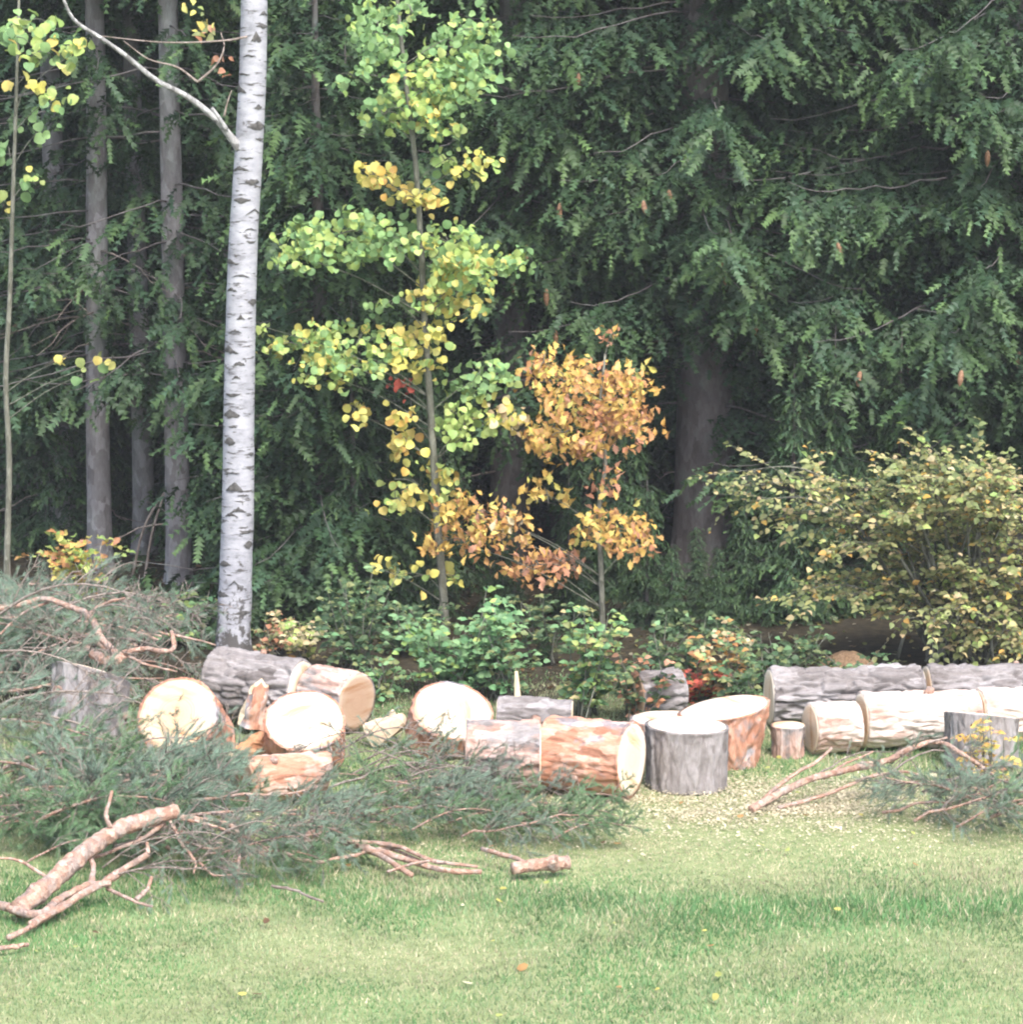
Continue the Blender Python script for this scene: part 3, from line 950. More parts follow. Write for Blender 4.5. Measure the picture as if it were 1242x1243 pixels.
oak = empty('oak_sapling', po, label='young oak with golden orange leaves in front of the spruces', cat='tree')
rng = np.random.default_rng(22)
stem_tree(oak, [(732, 776), (730, 700), (727, 620), (735, 560), (728, 500), (735, 430)], po.y, 0.022, oak_cl, M['sapling_bark'], rng)
leaves_on(oak, 'oak', *clump_leaves(rng, [(c[0], c[1], c[2] * 1.04, c[3] * 1.06, c[4], (c[5] if len(c) > 5 else 1.0) * 1.35) for c in oak_cl], po.y, 11.0, 0.5))

# ---- thin stem at the left edge
lf_cl = [(20, 45, 34, 24, gl, 0.5), (60, 65, 36, 22, {'lime': .5, 'green': .4, 'yellow': .1}, 0.6), (35, 25, 40, 14, lg, 0.5), (90, 65, 20, 18, ly, 0.7), (30, 105, 16, 14, {'yellow': 1}, 0.6), (60, 120, 24, 20, lg, 0.5), (50, 155, 16, 14, gl, 0.7), (12, 190, 16, 14, gl, 0.6), (35, 220, 18, 14, lg, 0.6), (5, 250, 8, 12, ly, 0.6),
         (75, 437, 14, 9, ly, 0.6), (98, 455, 10, 8, ly, 0.6), (137, 438, 12, 9, ly, 0.7)]
pl = G(8, 742)
lst = empty('thin_sapling', pl, label='thin grey-stemmed sapling with few lime leaves, nearest the picture edge', cat='tree')
rng = np.random.default_rng(23)
stem_tree(lst, [(8, 742), (9, 660), (11, 560), (7, 460), (12, 360), (15, 260), (19, 140), (22, 40), (24, -40)], pl.y, 0.026, lf_cl, M['sapling_bark'], rng, twigs_per=2)
leaves_on(lst, 'round', *clump_leaves(rng, lf_cl, pl.y, 12.5, 0.6), singles=200)


# ---- hazel: arching stems with flat sprays of leaves
def hazel():
    rng = np.random.default_rng(24)
    base = G(1165, 806)
    root = empty('hazel_bush', base, label='big arching hazel bush with dull yellow-green leaves above the grey logs', cat='bush')
    org = np.array(base)
    tips = [(893, 572), (950, 735), (1000, 640), (1030, 725), (1040, 590), (1060, 660), (1090, 560), (1080, 620), (1110, 690), (1100, 640), (1140, 550), (1150, 610), (1170, 690), (1185, 560),
            (1210, 640), (1235, 570), (1240, 640), (1215, 740), (1180, 770), (1250, 720), (1240, 780), (1280, 600), (1300, 680), (1320, 740), (1290, 790), (1160, 740), (1130, 765), (1340, 640), (1060, 700), (1200, 700),
            (1125, 590), (1205, 600), (1245, 680), (1015, 665), (1140, 650), (1095, 600), (1170, 640), (1275, 640), (1230, 610), (1190, 730), (1050, 625),
            (905, 590), (925, 605), (950, 625), (985, 715), (1220, 775), (1170, 790), (1245, 760), (1115, 735), (1085, 710), (1150, 700), (1225, 700), (1180, 660), (1100, 575), (1130, 625), (1165, 585), (1215, 575), (1240, 600)]
    tb = Tubes()
    P, D, U, S = [], [], [], []
    for (tx, ty) in tips:
        tipp = np.array(A(tx, ty, base.y + rng.uniform(-0.75, 0.45)))
        b = org + np.array([rng.normal(0, 0.12), rng.normal(0.15, 0.12), 0])
        up = np.array([(tipp[0] - b[0]) * 0.4, (tipp[1] - b[1]) * 0.3, max(0.35, (tipp[2]) * 0.72)])
        mid = b + up
        mid2 = (mid + tipp) / 2 + np.array([0, 0, 0.10 * abs(tipp[0] - b[0]) + 0.02])
        c = curve_pts([b, mid, mid2, tipp], 8)
        tb.add(c - org, np.linspace(0.013, 0.002, len(c)), 5)
        # side sprays off the outer half
        for k in range(16):
            t = rng.uniform(0.55, 1.02) if k > 3 else rng.uniform(0.3, 0.6); i = min(len(c) - 1, int(t * (len(c) - 1)))
            o = c[i]
            d = unit(c[min(i + 1, len(c) - 1)] - c[max(i - 1, 0)])
            d = unit(d + np.array([rng.normal(0, 0.9), rng.normal(-0.25, 0.7), rng.normal(0.12, 0.38)]))
            L = rng.uniform(0.16, 0.44)
            q = rng.integers(6, 12)
            u = np.linspace(0.15, 1, q)
            pts = o + d * (u * L)[:, None] + np.array([0, 0, -0.10 * L])[None] * (u ** 2)[:, None]
            tb.add(np.vstack([o, pts]) - org, np.linspace(0.003, 0.001, q + 1), 3, cap=False)
            sd = unit(np.cross(d, [0, 0, 1.0]))
            for j in range(q):
                sg = 1 if j % 2 else -1
                ld = d * 0.6 + sd * sg * 0.8 + np.array([0, 0, -0.18]) + rng.normal(0, 0.2, 3)
                P.append(pts[j] + ld * 0.02); D.append(ld); U.append(np.array([0, -0.42, 1.0]) + rng.normal(0, 0.38, 3)); S.append(rng.uniform(0.028, 0.056))
    link('stems', tb.mesh('stems'), root, M['sapling_bark'], kind='stuff')
    X, Y, Z = frames(np.array(D), np.array(U))
    n = len(P)
    leaves_on(root, 'oval', np.array(P), X, Y, Z, np.array(S), pick(rng, {'hazel': 0.5, 'olive': 0.34, 'lime': 0.08, 'gold': 0.05, 'cream': 0.03}, n))


hazel()


# ---- undergrowth shrubs: several upright stems with pinnate sprays
def shrub(seed, px, py, w, h, spec, n_stem, leaf, label, name='leafy_shrub', kind='oval', dens=1.0, cat='shrub', depth=0.25):
    rng = np.random.default_rng(seed)
    b0 = G(px, py)
    root = empty(name, b0, label=label, cat=cat)
    org = np.array(b0)
    sc = 1.0 / ppm(b0.y)
    tb = Tubes()
    P, D, U, S = [], [], [], []
    for s in range(n_stem):
        top = org + np.array([rng.uniform(-0.5, 0.5) * w * sc, rng.normal(0, depth), h * sc * rng.uniform(0.55, 1.0)])
        b = org + np.array([rng.uniform(-0.22, 0.22) * w * sc, rng.normal(0, depth * 0.5), 0])
        c = curve_pts([b, (b + top) / 2 + rng.normal(0, 0.02, 3), top], 5)
        tb.add(c - org, np.linspace(0.006, 0.002, len(c)), 4)
        L = np.linalg.norm(top - b)
        m = max(3, int(L / 0.07 * dens))
        for k in range(m):
            t = 0.2 + 0.8 * (k + 0.5) / m
            i = min(len(c) - 1, int(t * len(c)))
            a = rng.uniform(0, 2 * np.pi)
            d = np.array([math.cos(a), math.sin(a) * 0.8 - 0.2, rng.uniform(-0.15, 0.55)])
            d = d / np.linalg.norm(d)
            Ls = leaf * rng.uniform(1.8, 3.2)
            sd = unit(np.cross(d, [0, 0, 1.0]))
            q = int(rng.integers(4, 8))
            for j in range(q):
                u = (j + 0.6) / q
                sg = 1 if j % 2 else -1
                if j == q - 1:
                    sg = 0
                P.append(c[i] + d * Ls * u + sd * sg * leaf * 0.4 + np.array([0, 0, -0.25 * Ls * u * u]))
                D.append(d * 0.5 + sd * sg * 0.9 + rng.normal(0, 0.15, 3)); U.append(np.array([0, -0.4, 1.0]) + rng.normal(0, 0.4, 3)); S.append(leaf * rng.uniform(0.7, 1.2))
    link('stems', tb.mesh('stems'), root, M['sapling_bark'], kind='stuff')
    X, Y, Z = frames(np.array(D), np.array(U))
    leaves_on(root, kind, np.array(P), X, Y, Z, np.array(S), pick(rng, spec, len(P)), singles=0)
    return root


shrub(31, 560, 838, 150, 112, {'mint': .8, 'dusk': .05, 'lime': .15}, 26, 0.055, 'wide mint-green rowan shrub at the foot of the aspen', depth=.22)
shrub(32, 610, 845, 90, 100, {'mint': .8, 'olive': .2}, 14, 0.05, 'green shrub just behind the tilted white-faced block', depth=.2)
shrub(33, 712, 868, 66, 138, {'mint': .6, 'lime': .25, 'hazel': .15}, 15, 0.05, 'upright green shrub behind the two front lying logs', depth=.15)
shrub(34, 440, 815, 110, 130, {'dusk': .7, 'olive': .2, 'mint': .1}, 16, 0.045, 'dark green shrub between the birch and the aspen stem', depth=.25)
shrub(35, 365, 805, 46, 50, {'cream': .5, 'lime': .3, 'hazel': .2}, 8, 0.045, 'small pale yellow plant beside the birch foot', depth=.1)
shrub(36, 775, 874, 76, 88, {'dusk': .6, 'olive': .2, 'rust': .2}, 16, 0.045, 'dull green shrub above the short grey lying log', depth=.2)
shrub(37, 880, 850, 70, 95, {'olive': .25, 'orange': .3, 'cream': .2, 'mint': .25}, 14, 0.045, 'shrub with pinkish orange top leaves behind the orange block', depth=.15)
shrub(38, 846, 850, 50, 46, {'red': .7, 'orange': .2, 'olive': .1}, 12, 0.045, 'low bright red-leaved plant behind the orange block', depth=.1)
shrub(39, 905, 855, 70, 50, {'dusk': .7, 'olive': .2, 'mint': .1}, 14, 0.045, 'low olive shrub next to the furrowed grey log', depth=.12)
shrub(40, 97, 748, 74, 104, {'lime': .45, 'yellow': .25, 'orange': .25, 'rust': .05}, 9, 0.085, 'small maple with lime and orange leaves above the brush', 'maple_sapling', 'oak', 1.1, depth=.12)
shrub(41, 1200, 950, 40, 100, {'gold': .6, 'yellow': .3, 'rust': .1}, 8, 0.05, 'small golden sapling in front of the oblique grey block', 'golden_sapling', 'oak', .8, depth=.08)
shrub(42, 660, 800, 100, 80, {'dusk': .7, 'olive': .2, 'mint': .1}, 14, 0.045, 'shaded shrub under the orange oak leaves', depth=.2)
shrub(43, 215, 780, 110, 66, {'mint': .5, 'olive': .3, 'lime': .2}, 16, 0.045, 'green shrub on the far side of the brush before the birch', depth=.2)
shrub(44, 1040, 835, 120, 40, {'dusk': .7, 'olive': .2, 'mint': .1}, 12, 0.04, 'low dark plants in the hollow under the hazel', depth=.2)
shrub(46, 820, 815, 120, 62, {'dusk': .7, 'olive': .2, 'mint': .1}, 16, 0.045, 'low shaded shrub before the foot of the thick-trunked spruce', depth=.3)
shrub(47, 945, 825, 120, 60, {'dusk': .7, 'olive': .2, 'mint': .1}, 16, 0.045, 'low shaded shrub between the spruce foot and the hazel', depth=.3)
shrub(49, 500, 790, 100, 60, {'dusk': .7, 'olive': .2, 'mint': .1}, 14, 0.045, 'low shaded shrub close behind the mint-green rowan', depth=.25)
shrub(50, 335, 790, 60, 40, {'olive': .4, 'rust': .4, 'cream': .2}, 12, 0.04, 'low brownish plants beside the birch foot', depth=.15)
shrub(45, 460, 845, 60, 50, {'mint': .6, 'olive': .4}, 9, 0.045, 'low green plant behind the white wood wedge', depth=.12)


# ------------------------------------------------------------------ birch
def birch():
    base = G(283, 800)
    Y0 = base.y
    root = empty('birch_tree', base, label='white-barked birch with black marks and a long leaning side limb', cat='tree')
    org = np.array(base)
    path = [(283, 806), (283, 780), (286, 700), (289, 600), (290, 500), (292, 400), (295, 300), (301, 200), (306, 110), (308, 40), (309, -40), (311, -160), (312, -500), (318, -900)]
    pts = curve_pts([np.array(A(x, y, Y0)) for x, y in path], 10)
    k = len(pts)
    arc = np.concatenate([[0], np.cumsum(np.linalg.norm(np.diff(pts, axis=0), axis=1))])
    sides = 40
    # resample by length
    s = np.concatenate([np.arange(0, 4.6, 0.03), np.arange(4.6, arc[-1], 0.3)])
    P = np.stack([np.interp(s, arc, pts[:, q]) for q in range(3)], 1) - org
    V, F = [], []
    for i in range(len(s)):
        h = s[i]
        r = 0.112 * (1 - 0.055 * h) * (1 + 0.28 * math.exp(-h / 0.12))
        r = max(r, 0.02)
        for j in range(sides):
            a = 2 * math.pi * j / sides
            rough = 0.10 * math.exp(-h / 0.35) + 0.015
            rr = r * (1 + rough * noise.noise(Vector((math.cos(a) * 2.2, math.sin(a) * 2.2, h * 6))) + 0.025 * noise.noise(Vector((math.cos(a) * 1.2, math.sin(a) * 1.2, h * 18 + 7))))
            V.append((P[i, 0] + math.cos(a) * rr, P[i, 1] + math.sin(a) * rr, P[i, 2]))
    for i in range(len(s) - 1):
        for j in range(sides):
            F.append((i * sides + j, i * sides + (j + 1) % sides, (i + 1) * sides + (j + 1) % sides, (i + 1) * sides + j))
    m, nt, out = nmat('birch_bark')
    tc = nt.nodes.new('ShaderNodeTexCoord')
    ob = tc.outputs['Object']
    # white skin
    n1 = tex(nt, 'ShaderNodeTexNoise', mapping(nt, ob, (7, 7, 16)), Scale=1.0, Detail=6.0, Roughness=0.7)
    w = ramp(nt, [(0.28, (0.15, 0.15, 0.165)), (0.45, (0.27, 0.27, 0.295)), (0.7, (0.37, 0.37, 0.395))])
    nt.links.new(n1.outputs[0], w.inputs[0])
    # horizontal lenticels and branch-scar chevrons
    n2 = tex(nt, 'ShaderNodeTexNoise', mapping(nt, ob, (9, 9, 42)), Scale=1.0, Detail=3.0, Roughness=0.6)
    d2 = ramp(nt, [(0.57, (0, 0, 0)), (0.65, (1, 1, 1))])
    nt.links.new(n2.outputs[0], d2.inputs[0])
    n3 = tex(nt, 'ShaderNodeTexNoise', mapping(nt, ob, (14, 14, 11)), Scale=1.0, Detail=5.0, Roughness=0.7)
    sp = nt.nodes.new('ShaderNodeSeparateXYZ'); nt.links.new(ob, sp.inputs[0])
    mr = nt.nodes.new('ShaderNodeMapRange'); mr.inputs[1].default_value = 0.0; mr.inputs[2].default_value = 0.75; mr.inputs[3].default_value = 0.24; mr.inputs[4].default_value = 0.0
    nt.links.new(sp.outputs[2], mr.inputs[0])
    ad = nt.nodes.new('ShaderNodeMath'); ad.operation = 'ADD'
    nt.links.new(n3.outputs[0], ad.inputs[0]); nt.links.new(mr.outputs[0], ad.inputs[1])
    d3 = ramp(nt, [(0.64, (0, 0, 0)), (0.70, (1, 1, 1))])
    nt.links.new(ad.outputs[0], d3.inputs[0])
    mx = nt.nodes.new('ShaderNodeMath'); mx.operation = 'MAXIMUM'
    nt.links.new(d2.outputs[0], mx.inputs[0]); nt.links.new(d3.outputs[0], mx.inputs[1])
    c = mixc(nt, mx.outputs[0], w.outputs[0], (0.075, 0.070, 0.068))
    principled(nt, out, c, 0.65, bump(nt, mx.outputs[0], 0.4, 0.006), 0.3)
    M['birch'] = m
    link('trunk', mesh_from('trunk', V, np.array(F), smooth=True), root, m)
    # dark chevron scars, slightly proud of the skin
    rng = np.random.default_rng(5)
    dm, dnt, dout = nmat('birch_scar')
    dn = tex(dnt, 'ShaderNodeTexNoise', dnt.nodes.new('ShaderNodeTexCoord').outputs['Object'], Scale=40.0, Detail=3.0)
    dr = ramp(dnt, [(0.3, (0.035, 0.033, 0.032)), (0.7, (0.11, 0.105, 0.10))])
    dnt.links.new(dn.outputs[0], dr.inputs[0])
    principled(dnt, dout, dr.outputs[0], 0.9)
    h = 0.35
    while h < 4.5:
        a0 = -math.pi / 2 + rng.uniform(-1.1, 1.1)
        i = int(np.searchsorted(s, h)); c0 = P[i]; r = 0.112 * (1 - 0.055 * h) * 1.018 + 0.0015
        wd = rng.uniform(0.25, 0.8); hh = 0.010 + 0.045 * rng.random() ** 2; drop = rng.uniform(-0.01, 0.035)
        tv, tf = [], []
        q = 9
        for k2 in range(q):
            u = k2 / (q - 1) * 2 - 1
            a = a0 + u * wd
            zc = c0[2] - drop * abs(u) + rng.normal(0, 0.002)
            th = hh * (1 - abs(u)) ** 0.7 * rng.uniform(0.6, 1.2) + 0.0012
            for zz, ro in ((zc + th * 0.6, 0), (zc, 0.004), (zc - th * 0.6, 0)):
                tv.append((c0[0] + math.cos(a) * (r + ro), c0[1] + math.sin(a) * (r + ro), zz))
        for k2 in range(q - 1):
            for e in (0, 1):
                b = k2 * 3 + e
                tf.append((b, b + 3, b + 4, b + 1))
        link('bark_scar', mesh_from('bark_scar', tv, np.array(tf), smooth=True), root, dm)
        h += rng.uniform(0.05, 0.13)
    # side limb
    tb = Tubes()
    c = curve_pts([np.array(A(x, y, Y0 - 0.06 + dy)) - org for x, y, dy in ((298, 190, 0.06), (284, 172, 0.0), (262, 145, -0.05), (228, 118, -0.1), (190, 98, -0.15), (150, 66, -0.2), (120, 45, -0.25), (88, 22, -0.3), (70, -20, -0.35))], 5)
    tb.add(c, np.interp(np.linspace(0, 1, len(c)), [0, .2, 1], [0.040, 0.022, 0.009]), 10, wob=0.05)
    tb.add(curve_pts([np.array(A(x, y, Y0 - 0.12)) - org for x, y in ((275, 158), (266, 144), (257, 131))], 4), np.linspace(0.017, 0.011, 9), 8)
    link('limb', tb.mesh('limb'), root, M['limb_grey'])
    tb = Tubes()
    for path in (((240, 100), (215, 82), (180, 72), (150, 50)), ((240, 100), (262, 80), (272, 58), (268, 40)), ((272, 142), (276, 125), (281, 110)), ((300, 45), (270, 50), (200, 52), (120, 44))):
        c = curve_pts([np.array(A(x, y, Y0 - 0.1)) - org for x, y in path], 5)
        tb.add(c, np.linspace(0.009, 0.003, len(c)), 5)
    link('twigs', tb.mesh('twigs'), root, M['twig_bark'], kind='stuff')
    rng = np.random.default_rng(6)
    cl = [(262, 30, 22, 18, {'yellow': .4, 'rust': .3, 'olive': .3}, 0.45), (235, 8, 10, 8, {'yellow': .6, 'lime': .4}, .6), (272, 72, 10, 14, {'rust': 1}, .4)]
    leaves_on(root, 'oval', *clump_leaves(rng, cl, Y0 - 0.1, 10, 0.5), singles=60)


birch()

# ---- dead thin stems leaning in the left gap, and one stick post
for px0, py0, px1, py1, bend, lab in ((160, 690, 208, 585, 8, 'thin dead stem arching up beside the bare trunk'), (175, 695, 200, 600, 3, 'thin straight dead stem leaning on the bare trunk')):
    p = G(px0, py0 + 12)
    r0 = empty('dead_stem', p, label=lab, cat='stem')
    c = curve_pts([np.array(A(px0, py0 + 12, p.y)), np.array(A((px0 + px1) / 2 - bend, (py0 + py1) / 2, p.y)), np.array(A(px1, py1, p.y + 0.1)), np.array(A(px1 + 18, py1 - 30, p.y + 0.1))], 6) - np.array(p)
    tb = Tubes(); tb.add(c, np.linspace(0.012, 0.005, len(c)), 6)
    link('stem', tb.mesh('stem'), r0, M['twig_bark'])


# ------------------------------------------------------------------ sawn logs
def log(label, p0, p1, r0, r1=None, face='wood', bark='bark_grey', tilt0=(0, 0), tilt1=(0, 0), seed=0, depth=0.010, plate=(8.5, 1.7), roll=0.0, oval=1.0, name='pine_log', group='sawn pine logs'):
    """a sawn length from p0 to p1 (centres of the ends): bark shell and two cut faces"""
    r1 = r1 or r0
    p0, p1 = Vector(p0), Vector(p1)
    ax = p1 - p0
    L = ax.length
    root = empty(name, p0, label=label, cat='log', group=group)
    q = ax.to_track_quat('Z', 'Y')
    root.rotation_mode = 'QUATERNION'
    from mathutils import Quaternion
    root.rotation_quaternion = q @ Quaternion((0, 0, 1), roll)
    na = 132
    nz = max(18, int(L / 0.0105))
    depth = depth * 1.7
    off = seed * 3.7

    def shape(a, t):
        ca, sa = math.cos(a), math.sin(a)
        r = r0 + (r1 - r0) * t
        k = 1 + 0.045 * noise.noise(Vector((ca * 1.1 + off, sa * 1.1, t * 0.8))) + 0.02 * noise.noise(Vector((ca * 2.5 + off, sa * 2.5, t * 2)))
        return r * k * (1 + (oval - 1) * ca * ca)

    V, F = [], []
    for i in range(nz + 1):
        t = i / nz
        for j in range(na):
            a = 2 * math.pi * j / na
            r = shape(a, t)
            x, y = math.cos(a) * r, math.sin(a) * r
            z = t * L
            wv = noise.noise(Vector((x * 14 + off, y * 14, z * 7))) * 0.35
            d, _ = noise.voronoi(Vector((x * plate[0] * 2.2 + off + wv, y * plate[0] * 2.2 + wv, z * plate[1] * 2.2 + wv)))
            crack = max(0.0, 1 - (d[1] - d[0]) / 0.22)
            dr = -depth * crack + depth * 0.6 * noise.noise(Vector((x * 30 + off, y * 30, z * 14))) + depth * 0.5 * (noise.cell(Vector((x * plate[0] * 2 + off, y * plate[0] * 2, z * plate[1] * 2))) - 0.5)
            edge = min(1.0, min(t, 1 - t) * L / 0.02)
            r += dr * (0.25 + 0.75 * edge)
            x, y = math.cos(a) * r, math.sin(a) * r
            zz = z + (1 - t) * (tilt0[0] * x + tilt0[1] * y) + t * (tilt1[0] * x + tilt1[1] * y)
            V.append((x, y, zz))
    for i in range(nz):
        for j in range(na):
            F.append((i * na + j, i * na + (j + 1) % na, (i + 1) * na + (j + 1) % na, (i + 1) * na + j))
    # sawn edge of the bark, folding a little inwards
    n0 = len(V)
    for t, tl in ((0, tilt0), (1, tilt1)):
        for j in range(na):
            a = 2 * math.pi * j / na
            r = shape(a, t) * 0.88
            x, y = math.cos(a) * r, math.sin(a) * r
            V.append((x, y, t * L + tl[0] * x + tl[1] * y))
    for j in range(na):
        j2 = (j + 1) % na
        F.append((j2, j, n0 + j, n0 + j2))
        F.append((nz * na + j, nz * na + j2, n0 + na + j2, n0 + na + j))
    me = mesh_from('bark', V, np.array(F), smooth=True)
    link('bark', me, root, M[bark])
    if L > 0.4:
        kr = random.Random(seed)
        for _ in range(2):
            a, t = kr.uniform(0, 6.28), kr.uniform(0.2, 0.8)
            r = shape(a, t)
            d = np.array([math.cos(a), math.sin(a), 0.25])
            c = np.array([math.cos(a) * r * 0.9, math.sin(a) * r * 0.9, t * L])
            kt = Tubes()
            kr_ = kr.uniform(0.012, 0.022)
            kt.add([c, c + d * r * 0.12, c + d * (r * 0.12 + kr.uniform(0.004, 0.025))], [kr_ * 1.7, kr_ * 1.15, kr_], 10, wob=0.12)
            link('branch_stub', kt.mesh('branch_stub'), root, M['branch_bark'])
    for t, tl, sgn in ((0, tilt0, -1), (1, tilt1, 1)):
        V, F = [], []
        rings = [0.0001, 0.2, 0.4, 0.6, 0.8, 0.905, 0.92]
        for k, rk in enumerate(rings):
            for j in range(64):
                a = 2 * math.pi * j / 64
                r = shape(a, t) * rk
                x, y = math.cos(a) * r, math.sin(a) * r
                zo = 0.004 + 0.002 * noise.noise(Vector((x * 9 + off, y * 9, t))) if k < len(rings) - 1 else -0.004
                V.append((x, y, t * L + tl[0] * x + tl[1] * y + sgn * zo))
        for k in range(len(rings) - 1):
            for j in range(64):
                f = (k * 64 + j, k * 64 + (j + 1) % 64, (k + 1) * 64 + (j + 1) % 64, (k + 1) * 64 + j)
                F.append(f if sgn < 0 else f[::-1])
        link('cut_face', mesh_from('cut_face', V, np.array(F), smooth=True), root, M[face])
    return root


def leaning(px, py, z, el, yaw, L):
    """block whose upper face centre shows at px,py, its normal raised el degrees and turned yaw degrees from the camera"""
    p1 = G(px, py, z)
    n = Vector((math.sin(R(yaw)) * math.cos(R(el)), -math.cos(R(yaw)) * math.cos(R(el)), math.sin(R(el))))
    return p1 - n * L, p1


def upright(px, py, h, dx=0.0, dy=0.0):
    p1 = G(px, py, h)
    return Vector((p1.x - dx, p1.y - dy, -0.01)), p1


GL = 'sawn pine logs'
# left cluster
p1 = G(112, 816, 0.42)
log('flat-sided grey block standing among the brush, its slanted top turned away', (p1.x - 0.03, p1.y - 0.17, -0.02), p1, 0.225, bark='bark_grey', tilt1=(0.20, 0.0), seed=1, depth=0.006)
log('round cream cut face behind the pine brush beside the grey block', *leaning(214, 867, 0.34, 36, -14, 0.38), 0.232, bark='bark_orange', seed=2, face='wood_tan')
log('long grey furrowed log at the foot of the birch', G(262, 828, 0.215), G(366, 840, 0.20), 0.21, 0.20, bark='bark_grey', seed=3, depth=0.014)
log('light brown log with a pale end face just behind the brightest disc', G(383, 842, 0.18), G(433, 852, 0.17), 0.185, 0.178, bark='bark_mixed', seed=4, face='wood_old')
log('block with the brightest white disc, next to the torn stump piece', *leaning(370, 875, 0.27, 55, 4, 0.23), 0.235, bark='bark_orange', seed=5, roll=0.6)
log('small pinkish log end peeping over the brightest disc', G(340, 836, 0.17), G(369, 843, 0.17), 0.155, bark='bark_orange', seed=6, face='wood_old')
log('short pale pink log lying low in front beneath the white disc', G(296, 948, 0.13), G(396, 938, 0.115), 0.135, 0.118, bark='bark_salmon', seed=7, depth=0.006, tilt1=(0.3, 0.2), face='wood_old')
# middle
log('block with a tilted white oval face and orange rim by the shrub', *leaning(549, 862, 0.25, 58, 18, 0.21), 0.242, bark='bark_orange', seed=8, tilt1=(0.0, 0.0))
log('lying pinkish grey log, first of the two front logs', G(566, 917, 0.20), G(655, 918, 0.195), 0.198, 0.19, bark='bark_mixed', seed=9, depth=0.009)
log('lying orange flaky log with a cream end, second of the two front logs', G(668, 913, 0.20), G(767, 922, 0.205), 0.20, 0.207, bark='bark_orange', seed=10, depth=0.007)
log('dark grey log lying behind the two front logs', G(604, 876, 0.15), G(694, 879, 0.14), 0.145, bark='bark_grey', seed=11)
log('short grey log showing between the leaves behind the upright blocks', G(770, 844, 0.15), G(822, 839, 0.15), 0.15, bark='bark_grey', seed=12, depth=0.014, face='wood_old')
log('upright grey block with a broad white top, in front of the orange block', *upright(834, 880, 0.325), 0.225, 0.228, bark='bark_grey', seed=13, depth=0.006, tilt1=(0.03, 0.0))
log('low upright block with a white top half behind the broad grey block', *upright(812, 872, 0.215), 0.222, bark='bark_mixed', seed=14)
p1 = G(880, 859, 0.31)
log('leaning block with orange and grey bark and a sloping white top', (p1.x + 0.0, p1.y, -0.03), p1, 0.19, 0.262, bark='bark_orange', seed=15, tilt1=(-0.16, -0.04), roll=0.0)
log('small block with a thin white top behind the leaning orange block', *upright(893, 851, 0.22), 0.12, bark='bark_mixed', seed=16)
# right row
log('long deeply furrowed grey log under the hazel', G(934, 846, 0.175), G(1117, 843, 0.17), 0.178, 0.172, bark='bark_grey', seed=17, depth=0.018)
log('furrowed grey log with a brown end, last of the back row', G(1125, 839, 0.16), G(1310, 836, 0.16), 0.165, bark='bark_grey', seed=18, depth=0.018)
log('short pinkish white log beside the long pale log', G(984, 884, 0.14), G(1038, 881, 0.14), 0.148, bark='bark_pink', seed=19, depth=0.006)
log('long pale log with a bright top lying before the furrowed log', G(1046, 874, 0.16), G(1184, 870, 0.155), 0.165, 0.16, bark='bark_pale', seed=20, depth=0.008)
log('pale log in line with the long pale log, cut by the picture edge', G(1188, 868, 0.155), G(1330, 864, 0.15), 0.16, bark='bark_pale', seed=21, depth=0.008)
p1 = G(1192, 868, 0.26)
log('low grey block with a thin slanting white top by the golden sapling', (p1.x, p1.y - 0.05, -0.02), p1, 0.21, bark='bark_grey', seed=22, depth=0.006, tilt1=(0.10, 0.04))
log('small brownish block wedged beside the short pinkish white log', *upright(957, 880, 0.17), 0.10, bark='bark_mixed', seed=23, depth=0.006)


# ---- broken pieces
def chunk(label, px, py, z, dims, rot, mat, seed, name='wood_chunk', jag=0.25, bark=None):
    rng = np.random.default_rng(seed)
    p = G(px, py, z)
    root = empty(name, p, label=label, cat='wood')
    nu, nv = 14, 9
    V, F = [], []
    for i in range(nv):
        t = i / (nv - 1)
        taper = 1 - 0.55 * t ** 1.5
        for j in range(nu):
            a = 2 * math.pi * j / nu
            sq = 1.0 / max(abs(math.cos(a)), abs(math.sin(a))) ** 0.6
            k = taper * sq * (1 + jag * noise.noise(Vector((math.cos(a) * 1.7, math.sin(a) * 1.7, t * 3 + seed * 5.1))))
            V.append((math.cos(a) * k * dims[0] * 0.5, math.sin(a) * k * dims[1] * 0.5, (t + 0.12 * jag * noise.noise(Vector((a, seed, t * 2))) * (t > 0.8) * 4) * dims[2]))
    for i in range(nv - 1):
        for j in range(nu):
            F.append((i * nu + j, i * nu + (j + 1) % nu, (i + 1) * nu + (j + 1) % nu, (i + 1) * nu + j))
    F.append(tuple(range(nu - 1, -1, -1))); F.append(tuple(range((nv - 1) * nu, nv * nu)))
    root.rotation_euler = rot
    link('wood', mesh_from('wood', V, F, smooth=False), root, M[mat])
    if bark:
        VB = [(x * 1.06, y * 1.06 - 0.004, z * 0.97) for x, y, z in V]
        FB = [f for f in F[:-2] if np.mean([VB[q][1] for q in f]) < bark]
        link('bark_strip', mesh_from('bark_strip', VB, FB, smooth=True), root, M['bark_orange'])
    return root


